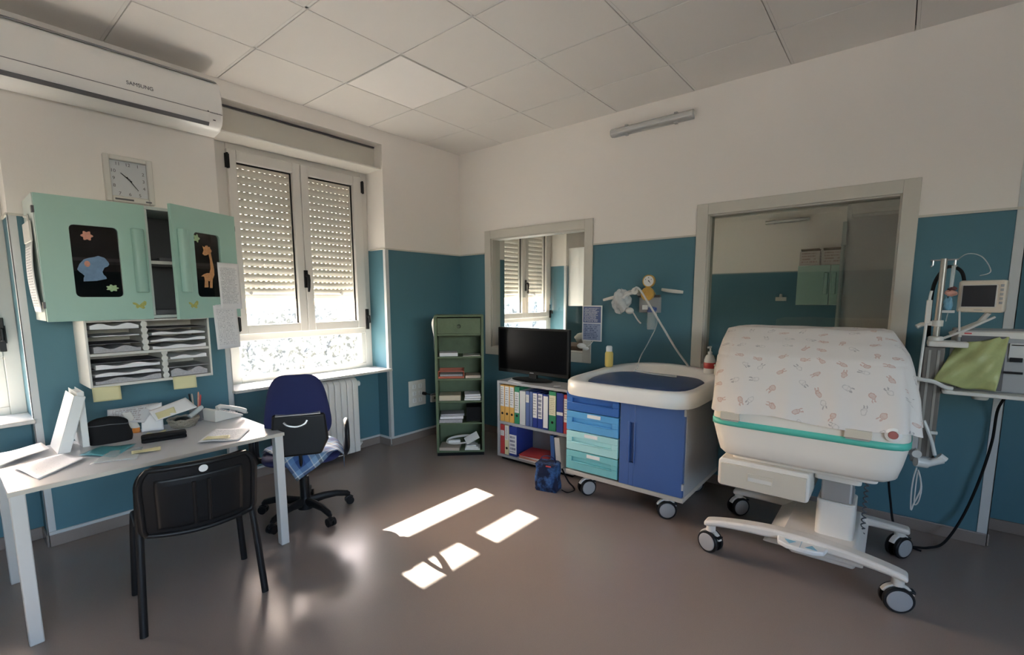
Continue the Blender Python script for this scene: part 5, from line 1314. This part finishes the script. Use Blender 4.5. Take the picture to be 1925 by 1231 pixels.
MB().prism([(-3.17,.135),(-3.60,.135),(-3.56,.205),(-3.26,.205)], 'x', -1.02, -.45).build('base_spine', M_incub, inc, bevel=.012, seg=3)
MB().prism([(-3.30,.085),(-3.56,.085),(-3.58,.14),(-3.22,.14)], 'x', -.95, -.48).build('base_belly', M_incub, inc, bevel=.01)
pd = MB().prism([(-1.05,-3.245),(-1.125,-3.26),(-1.150,-3.30),(-1.153,-3.355),(-1.150,-3.41),(-1.125,-3.45),(-1.05,-3.465)], 'z', .192, .216).build('foot_pedal', M_white, inc, bevel=.006, seg=3)
MB().prism([(-1.095,-3.285),(-1.095,-3.335),(-1.135,-3.310)], 'z', .2165, .2175).prism([(-1.135,-3.375),(-1.135,-3.425),(-1.095,-3.40)], 'z', .2165, .2175).box(-1.148,-1.07,-3.3565,-3.3545,.2162,.2168).build('arrow_marks', M_skyblue, pd, smooth=False)
caster(inc, -1.035,-2.925,.165,.060, rot=math.radians(-110), housing=M_incub)
caster(inc, -1.035,-3.722,.165,.060, rot=math.radians(-70), housing=M_incub)
caster(inc, -.45,-2.93,.155,.060, rot=math.radians(-40), housing=M_incub)
caster(inc, -.45,-3.73,.155,.060, rot=math.radians(-35), housing=M_incub)
# hood beneath the cover (clear), then the cloth itself
hl = [(.838,-1.06,-.44,-3.68,-2.94),(1.09,-.98,-.44,-3.66,-2.92),(1.205,-.82,-.47,-3.60,-2.93)]
def hoodf(u, v):
    k = int(round(v*2)); z, a, b_, c_, d_ = hl[k]; x_, y_ = lring(a, b_, c_, d_, 0, u, 8.); return Vector((x_, y_, z))
b = MB().grid(hoodf, 60, 2, True); b.prism([lring(-.82,-.47,-3.60,-2.93,0,k/40,8.) for k in range(40)], 'z', 1.2045, 1.2055); b.build('hood', M_film, inc)
cl = [(1.236,-.70,-.58,-3.40,-3.10),(1.238,-.80,-.50,-3.585,-2.925),(1.228,-.825,-.475,-3.622,-2.885),(1.17,-.93,-.452,-3.660,-2.880),(1.112,-1.005,-.435,-3.692,-2.878),(1.06,-1.03,-.425,-3.705,-2.880),(1.0,-1.050,-.418,-3.715,-2.882),(.93,-1.075,-.408,-3.728,-2.886),(.87,-1.102,-.400,-3.732,-2.890),(.818,-1.118,-.392,-3.738,-2.888)]
def lerp_cl(t):
    t = max(0, min(.9999, t))*(len(cl)-1); i = int(t); f = t-i
    return [cl[i][j]*(1-f)+cl[i+1][j]*f for j in range(5)]
def coverf(u, v):
    z, a, b_, c_, d_ = lerp_cl(v)
    w_ = max(0, (v-.30)/.70)
    x_, y_ = lring(a, b_, c_, d_, 0, u, 6. if v < .5 else 7.)
    cx_, cy_ = -.76, -3.315
    d2 = Vector((x_-cx_, y_-cy_, 0)).normalized()
    right = max(0, min(1, (-y_-3.45)/.28))
    am = w_*(.004+.008*right)
    f = math.sin(2*PI*u*17+1.3*math.sin(2*PI*u*3))+.6*math.sin(2*PI*u*29+2)
    x_ += d2.x*am*(f+.8); y_ += d2.y*am*(f+.8)
    front = max(0, min(1, (-x_-1.0)/.08))
    z += w_**3*(-.008*math.sin(2*PI*u*6)-.012*right*(1+math.sin(2*PI*u*11)))
    if v < .25: z += .002*math.sin(30*x_)*math.sin(26*y_)
    return Vector((x_, y_, z))
b = MB().grid(coverf, 260, 60, True)
for f in b.bm.faces:
    for l in f.loops:
        p = l.vert.co
        # unfold: arc length round the hood and downwards
        k = l[b.uv].uv
        hgt = (1.25-p.z)+max(0, 1.05+p.x)*.6 if p.x < -.6 else (1.25-p.z)
        if abs(p.y+3.315) > .36 and p.x > -1.0 and p.z < 1.2: l[b.uv].uv = (p.x+5+(1 if p.y < -3.3 else 0), p.z)
        else: l[b.uv].uv = (p.y, (1.25-p.z)+max(0, p.x+1.05)*-.9)
b.prism([(coverf(k/130, 0).x, coverf(k/130, 0).y) for k in range(130)], 'z', 1.234, 1.2365)
tag(b.build('incubator_cover', M_print, ang=80), 'off-white nursery print cloth draped over the hood of the incubator', 'cloth cover')

# ================================================================== EQUIPMENT STAND ON THE INCUBATOR'S RIGHT
es = thing('equipment_stand', 'medical equipment pole and shelf fixed to the right side of the incubator', 'equipment stand', (-.52,-3.79,.43))
M_pole = mat('pole_metal', (.42,.40,.36), .35, .5, var=.1)
M_colm = mat('column_brown_grey', (.17,.155,.14), .45, .2, var=.15)
MB().cyl((-.50,-3.785,1.10),(-.50,-3.785,1.585),.013).build('pole', M_pole, es)
b = MB(); b.cyl((-.50,-3.735,1.578),(-.50,-3.835,1.578),.004); b.tube([(-.50,-3.745,1.578),(-.50,-3.745,1.555),(-.505,-3.738,1.548)],.004,8); b.tube([(-.50,-3.825,1.578),(-.50,-3.825,1.553),(-.505,-3.832,1.546)],.004,8); b.build('drip_hook', M_steel, es)
b = MB(); b.box(-.545,-.465,-3.822,-3.745,.56,1.155); b.build('column', M_colm, es, bevel=.004)
b = MB(); b.box(-.548,-.540,-3.772,-3.762,.60,1.14); b.box(-.548,-.540,-3.805,-3.795,.60,1.14); b.build('column_groove', M_pole, es)
MB().box(-.56,-.40,-3.76,-3.719,.60,.70).box(-.57,-.45,-3.83,-3.735,.57,.60).build('mounting_clamp', M_grey, es, bevel=.005)
b = MB(); b.box(-.57,-.44,-3.90,-3.755,1.158,1.185); b.cyl((-.50,-3.785,1.14),(-.50,-3.785,1.205),.030,seg=20); b.build('support_arm', M_offw, es, bevel=.006)
b = MB(); b.tube([(-.50,-3.80,1.19),(-.50,-3.88,1.235),(-.47,-3.985,1.305)], .006, 8); b.tube([(-.52,-3.865,1.235),(-.49,-3.86,1.33)], .004, 8); b.build('brace_rod', M_hose, es)
b = MB(); b.cyl((-.50,-3.785,1.255),(-.50,-3.785,1.285),.022); b.box(-.51,-.49,-3.785,-3.745,1.258,1.280); b.tube([(-.50,-3.755,1.27),(-.51,-3.725,1.262),(-.515,-3.708,1.250)],[.008,.011,.012],10); b.build('clamp_lever', M_offw, es, bevel=.002)
MB().prism(rrect(-.60,-.16,-4.42,-3.825,.02), 'z', .935, .953).build('shelf', M_offw, es, bevel=.004)
MB().tube([(-.50,-3.785,1.02),(-.50,-3.80,.93),(-.45,-3.90,.925),(-.40,-4.10,.925)], .012, 8).build('shelf_arm', M_colm, es)
b = MB().lathe([(.001,0),(.026,0),(.03,.006),(.03,.022),(.001,.024)], (-.50,-3.965,.910)); b.build('shelf_knob', M_offw, es)
# breathing tubes and clips at the pole
def tubeobj(name, pts, r, m, label, cat='tubing', n=8, **k):
    return tag(MB().tube(smoothpath(pts, n), r, 8).build(name, m, **k), label, cat)
tubeobj('white_tube', [(-.53,-3.750,1.43),(-.53,-3.745,1.38),(-.54,-3.742,1.25),(-.555,-3.738,1.10),(-.56,-3.735,.96),(-.56,-3.735,.82)], .006, M_hose, 'slim white tube running down the left of the equipment pole')
b = MB(); b.box(-.545,-.525,-3.757,-3.735,1.27,1.385); tag(b.build('holder_strip', M_offw, bevel=.003), 'white plastic holder strip clipped left of the equipment pole', 'holder')
tubeobj('black_hose', [(-.46,-3.760,1.20),(-.44,-3.755,1.35),(-.44,-3.762,1.47),(-.44,-3.80,1.545),(-.43,-3.85,1.53),(-.42,-3.87,1.47),(-.42,-3.865,1.40)], .008, M_blackm, 'black hose looping behind the top of the equipment pole', 'hose')
tubeobj('thin_line', [(-.46,-3.82,1.56),(-.45,-3.865,1.605),(-.44,-3.92,1.59),(-.44,-3.955,1.52),(-.44,-3.92,1.50)], .0025, M_film, 'thin clear line arching above the small monitor')
fl_ = thing('hanging_device', 'small blue and flesh-coloured device hanging between the pole and the monitor', 'device', (-.50,-3.815,1.34))
crumple((-.50,-3.815,1.365),(.018,.016,.035),5).build('blue_body', mat('pale_blue_plastic', (.16,.35,.48), .4), fl_)
crumple((-.505,-3.822,1.418),(.016,.022,.014),6).build('pink_cap', mat('flesh_plastic', (.55,.28,.22), .5), fl_)
crumple((-.500,-3.826,1.438),(.012,.016,.010),8).build('dark_cap', mat('dark_maroon', (.10,.03,.03), .5), fl_)
MB().tube([(-.50,-3.82,1.44),(-.50,-3.822,1.55)], .008, 8).build('sleeve', M_film, fl_); MB().tube([(-.50,-3.82,1.335),(-.50,-3.815,1.28)], .0025, 6).build('line', M_film, fl_)
MB().box(-.515,-.485,-3.842,-3.795,1.322,1.335).build('bracket', M_hose, fl_, bevel=.002)
# small monitor
ym = -3.925
mn = thing('patient_monitor', 'small cream patient monitor with a dark screen on the equipment stand', 'monitor', (-.50,ym,1.325), math.radians(-14))
MB(False).prism(rrect(-.082,.080,.0,.152,.012), 'x', 0, .065).build('casing', mat('monitor_cream', (.68,.60,.49), .4, var=.02), mn, bevel=.008, seg=3)
MB(False).prism(rrect(-.055,.066,.024,.132,.004), 'x', -.004, .002).build('bezel', M_offw, mn, bevel=.001)
MB(False).prism(rrect(-.051,.062,.028,.128,.002), 'x', -.0055, -.003).build('screen', M_screen2, mn, smooth=False)
b = MB(False)
for k in range(5): b.box(-.003,.001,-.075,-.064,.04+.02*k,.052+.02*k)
b.box(-.002,.001,-.012,.018,.010,.014); b.build('buttons', M_grey, mn, bevel=.001)
MB(False).tube([(.03,-.03,.0),(.04,-.0,-.05),(.05,.10,-.11)], .012, 8).build('monitor_arm', M_offw, mn)
# ventilator
vt = thing('ventilator', 'grey ventilator box on the stand\'s shelf behind the lime bag', 'ventilator', (-.38,-4.12,.9535))
MB().prism([(-.52,.9535),(-.50,1.225),(-.47,1.238),(-.20,1.238),(-.20,.9535)], 'y', -4.40,-3.86).build('casing', M_greyl, vt, bevel=.008)
MB().prism([(-.523,.96),(-.505,1.215),(-.498,1.215),(-.515,.96)], 'y', -4.03,-3.875).build('front_panel', M_dgrey, vt, bevel=.002)
MB().prism([(-.506,1.205),(-.501,1.235),(-.470,1.240),(-.470,1.205)], 'y', -4.39,-3.865).build('top_bezel', M_offw, vt, bevel=.003)
lab(MB().box(-.509,-.503,-3.91,-3.885,1.222,1.228).build('red_mark', M_red, vt), 'small red mark')
for q_ in ((-.520,-.508,-4.085,-4.045,1.10,1.12),(-.526,-.513,-4.09,-4.03,1.045,1.055),(-.512,-.502,-4.14,-4.045,1.175,1.18)): MB().box(*q_).build('slot', M_black, vt)
MB().box(-.512,-.50,-4.15,-4.04,1.115,1.185).build('side_label', M_hose, vt)
# lime-coloured plastic bag over the ventilator's front
def lime(u, v):
    # u left->right, v bottom->top
    yl = -3.79-.075*v**1.2; yr = -4.005-.03*v
    y_ = yl+(yr-yl)*u
    z_ = .962+.03*(1-u)**2*(1-v)+(.250-.045*(1-u)**1.5)*v+.004*math.sin(u*9)
    x_ = -.560-.020*math.sin(PI*u)*math.sin(PI*min(1,v+.1))-.010*math.sin(7*u+5*v)-.006*math.sin(15*u-9*v)+.045*v*v
    return Vector((x_, y_, z_))
def lime2(u, v):
    s_ = 4*(u*(1-u))*4*(v*(1-v))
    p = lime(u, v); return Vector((p.x-.018*min(1, s_*1.2), p.y, p.z))
tag(MB().grid(lime2, 36, 30).build('lime_bag', M_lime, ang=80, solid=.0025), 'crinkled lime-yellow plastic bag hanging over the ventilator\'s front', 'bag')
# corrugated hose from the incubator to the shelf
tubeobj('breathing_tube', [(-.72,-3.70,1.02),(-.66,-3.74,1.005),(-.60,-3.79,.99),(-.58,-3.835,.965),(-.57,-3.86,.962)], .010, M_hose, 'pale breathing tube leading from the incubator cover to the stand shelf')
# lower cluster of connectors beside the shell
cn_ = thing('connector_cluster', 'cluster of white tubing connectors hanging at the incubator\'s right side', 'connector', (-.58,-3.78,.50))
b = MB(); b.cyl((-.60,-3.755,.58),(-.58,-3.80,.575),.024); b.cyl((-.58,-3.80,.575),(-.56,-3.855,.60),.018); b.cyl((-.565,-3.84,.62),(-.56,-3.865,.60),.016); b.build('elbow', M_hose, cn_)
b = MB(); b.lathe([(.010,0),(.019,0),(.019,-.012),(.010,-.012)], (-.60,-3.757,.622), 'x', 20); b.cyl((-.59,-3.757,.63),(-.56,-3.757,.63),.008); b.build('port', M_hose, cn_)
MB().tube(smoothpath([(-.58,-3.77,.79),(-.58,-3.79,.74),(-.57,-3.81,.68),(-.57,-3.825,.62)],6), .008, 8).cyl((-.56,-3.79,.728),(-.55,-3.825,.728),.009).build('hanging_tube', M_hose, cn_)
P = [(-.60,-3.762,.55),(-.60,-3.755,.50),(-.605,-3.752,.42),(-.605,-3.757,.33),(-.60,-3.765,.36),(-.60,-3.785,.44),(-.60,-3.780,.50),(-.60,-3.768,.54)]
MB().tube(smoothpath(P,5), .0035, 6).tube(smoothpath([(-.595,-3.770,.53),(-.60,-3.788,.46),(-.60,-3.783,.38),(-.60,-3.768,.36),(-.60,-3.766,.44),(-.595,-3.768,.53)],5), .003, 6).build('looped_tube', M_film if False else M_hose, cn_)
tubeobj('power_cable', [(-.25,-4.10,.93),(-.06,-4.085,.80),(-.04,-4.08,.61),(-.05,-4.05,.39),(-.06,-4.0,.16),(-.15,-3.93,.02),(-.25,-3.86,.008),(-.29,-3.80,.008),(-.33,-3.74,.008)], .0065, M_blackm, 'black power cable hanging from the stand\'s shelf to the floor', 'cable', 8)
tubeobj('power_cable', [(-.30,-3.655,.57),(-.30,-3.66,.40),(-.30,-3.68,.25),(-.30,-3.71,.10),(-.31,-3.78,.02),(-.32,-3.83,.008)], .0055, M_blackm, 'black cable hanging down behind the incubator\'s right side', 'cable', 8)

# ================================================================== NEXT ROOM (seen through the interior windows)
wc = thing('wall_cupboard', 'white wall cupboard beside the window of the next room', 'cupboard', (1.95,-.16,1.29))
# next room's white cupboard on its window wall
MB().box(2.20-.02,2.72,-.30,0,1.29,2.10).build('carcass', M_white, wc, bevel=.003)
MB().box(2.18,2.445,-.318,-.301,1.295,2.095).build('door', M_white, wc, bevel=.003); MB().box(2.45,2.715,-.318,-.301,1.295,2.095).build('door', M_white, wc, bevel=.003)
cb2 = thing('wall_cabinet', 'mint wall cabinet with boxes on top in the dim next room', 'cabinet', (NX-.165,-2.74,1.264))
MB().box(NX-.33,NX,-3.20,-2.275,1.264,1.925).build('carcass', M_mintb, cb2, bevel=.003)
for a, b_ in ((-2.735,-2.28),(-3.195,-2.745)):
    dd = MB().box(NX-.352,NX-.331,a,b_,1.27,1.92).build('door', M_mint, cb2, bevel=.004)
    hy = a+.05 if b_ == -2.28 else b_-.05
    MB().box(NX-.375,NX-.352,hy-.03,hy+.03,1.44,1.80).build('handle', M_mint, dd, bevel=.01, seg=3)
M_boxp = lines_mat('printed_carton', (.55,.50,.46), (.30,.16,.14), rows=5, seed=80, fill=.45, margin=.1)
for k, (a, b_) in enumerate(((-2.57,-2.285),(-2.90,-2.60))):
    bo = thing('carton', ('left' if k == 0 else 'right')+'-hand carton on top of the mint cabinet in the next room', 'box', (NX-.17,(a+b_)/2,1.926))
    MB().box(NX-.31,NX-.05,a,b_,1.926,2.16).build('body', M_boxp, bo, smooth=False)
    for s_ in (-1, 1):
        MB().prism([(NX-.18,2.161),(NX-.18+s_*.12,2.205),(NX-.18+s_*.125,2.20),(NX-.18+s_*.006,2.161)], 'y', a+.01, b_-.01).build('flap', M_card, bo, smooth=False)
nd = thing('soap_shelf', 'small white wall-mounted device on the teal far wall of the next room', 'wall device', (NX-.03,-2.0,1.33))
MB().box(NX-.06,NX,-2.085,-1.92,1.33,1.40).build('body', M_offw, nd, bevel=.006); MB().lathe([(.001,0),(.025,0),(.02,.05),(.001,.055)], (NX-.04,-2.0,1.401)).build('top', M_offw, nd)
# partition with a glazed edge and air conditioner above
struct(MB().box(3.02,3.10,NY,-3.115,0,H+.008).build('wall_partition', mat('partition_paint', (.60,.58,.56), .6, var=.03), smooth=False))
tr_ = MB(); tr_.box(3.0,3.03,-3.125,-3.085,0,2.24); tr_.box(2.99,3.0,-3.112,-3.098,0,1.99); tr_.box(2.985,3.03,-3.13,-3.08,1.98,2.0); tr_.box(2.985,3.03,-3.13,-3.08,1.02,1.045)
struct(tr_.build('trim_6', mat('pale_jamb', (.45,.52,.50), .4), bevel=.002))
ac2 = thing('air_conditioner', 'cream air conditioner on the partition in the next room', 'air conditioner', (2.93,-3.6,2.275))
MB().prism([(3.02,2.275),(2.86,2.29),(2.83,2.33),(2.83,2.50),(2.88,2.55),(3.02,2.55)], 'y', -4.05,-3.16).build('body', M_ac, ac2, bevel=.01, seg=3)
MB().box(2.845,2.86,-4.0,-3.2,2.287,2.293).build('louvre', M_offw, ac2)
bo = MB().box(.35,.75,-1.35,-.95,.55,.93); tag(bo.build('brown_box', mat('dark_brown_card', (.12,.07,.05), .7), bevel=.003), 'dark brown box just behind the small interior window', 'box')
o = MB().box(.25,.95,-1.55,-.80,0,.5495); tag(o.build('low_cabinet', M_white, bevel=.004), 'low white cabinet carrying the brown box in the next room', 'cabinet')
b = crumple((.62,-1.13,.985),(.05,.07,.05),9); tag(b.build('tissue', M_white, ang=80), 'crumpled white tissue on the dark brown box in the next room', 'tissue')

GR = {'binder': 'files in the grey bookcase', 'ring_binder': 'white binders standing on the desk', 'booklet': 'booklets on the green unit', 'magazine': 'magazines piled on the lower tier', 'pen': 'pens in the dark pen pot', 'sticky_note': 'yellow notes around the desk', 'paper_sheet': 'loose printed sheets around the desk', 'carton': 'cartons on the far mint cabinet', 'white_box': 'white packets on the green unit', 'flat_tubing': 'pale tubing arms of the suction unit', 'wall_lamp': 'fluorescent wall lamps', 'folder': 'folders', 'power_cable': 'black power cables by the incubator'}
tops = [o for o in COL.objects if o.parent is None and 'category' in o]
for o in tops:
    base = o.name.split('.')[0]
    n_ = sum(1 for p in tops if p.name.split('.')[0] == base)
    if base == 'paper_stack': o['group'] = 'paper stacks in the letter rack' if 'rack' in o['label'] else 'paper piles on the green unit'
    elif base in GR and n_ > 1: o['group'] = GR[base]

# ================================================================== CAMERA
f_px = 892.913
cam = bpy.data.cameras.new('camera'); co = bpy.data.objects.new('camera', cam); COL.objects.link(co)
cam.sensor_fit = 'HORIZONTAL'; cam.sensor_width = 36.; cam.lens = f_px/1925*36.
cam.shift_x = (962.5-937.9)/1925; cam.shift_y = -(615.5-672.7)/1925
yaw, pitch, roll = .696, -.125, -.005
F_ = Vector((math.cos(yaw)*math.cos(pitch), math.sin(yaw)*math.cos(pitch), math.sin(pitch))); R0 = Vector((math.sin(yaw), -math.cos(yaw), 0)); U0 = R0.cross(F_)
R1 = R0*math.cos(roll)+U0*math.sin(roll); U1 = -R0*math.sin(roll)+U0*math.cos(roll)
co.matrix_world = Matrix(((R1.x,U1.x,-F_.x,-3.705),(R1.y,U1.y,-F_.y,-3.627),(R1.z,U1.z,-F_.z,1.404),(0,0,0,1)))
cam.clip_start = .02; cam.clip_end = 200
S.camera = co

# ================================================================== LIGHT
w = bpy.data.worlds.new('world'); S.world = w; w.use_nodes = True
N = w.node_tree.nodes; L = w.node_tree.links; bg = N['Background']
sky = N.new('ShaderNodeTexSky'); sky.sky_type = 'NISHITA'; sky.sun_disc = False
sky.sun_elevation = math.radians(31); sky.sun_rotation = math.radians(4); sky.air_density = 1.; sky.dust_density = 2.5; sky.ozone_density = 1.
tn = N.new('ShaderNodeMix'); tn.data_type = 'RGBA'; tn.blend_type = 'MULTIPLY'; tn.inputs[0].default_value = 1.; tn.inputs[7].default_value = (1.12,.955,.91,1)
L.new(sky.outputs[0], tn.inputs[6]); L.new(tn.outputs[2], bg.inputs['Color']); bg.inputs['Strength'].default_value = SKY = 1.
sl = bpy.data.lights.new('sun', 'SUN'); sl.energy = 22.; sl.angle = math.radians(.53); sl.color = (1,.95,.88)
so_ = bpy.data.objects.new('sun', sl); COL.objects.link(so_)
so_.rotation_mode = 'QUATERNION'; so_.rotation_quaternion = Vector((-.127,-1.667,-1)).to_track_quat('-Z', 'Y'); so_.location = (-1, 8, 6)

S.view_settings.view_transform = 'Standard'; S.view_settings.look = 'None'; S.view_settings.gamma = 1.; S.view_settings.use_curve_mapping = False
S.view_settings.exposure = 1.82
S.cycles.max_bounces = 14; S.cycles.diffuse_bounces = 8; S.cycles.glossy_bounces = 5; S.cycles.transparent_max_bounces = 24; S.cycles.transmission_bounces = 8
S.cycles.caustics_reflective = False; S.cycles.caustics_refractive = False
S.cycles.sample_clamp_indirect = 8.
S.cycles.use_denoising = True
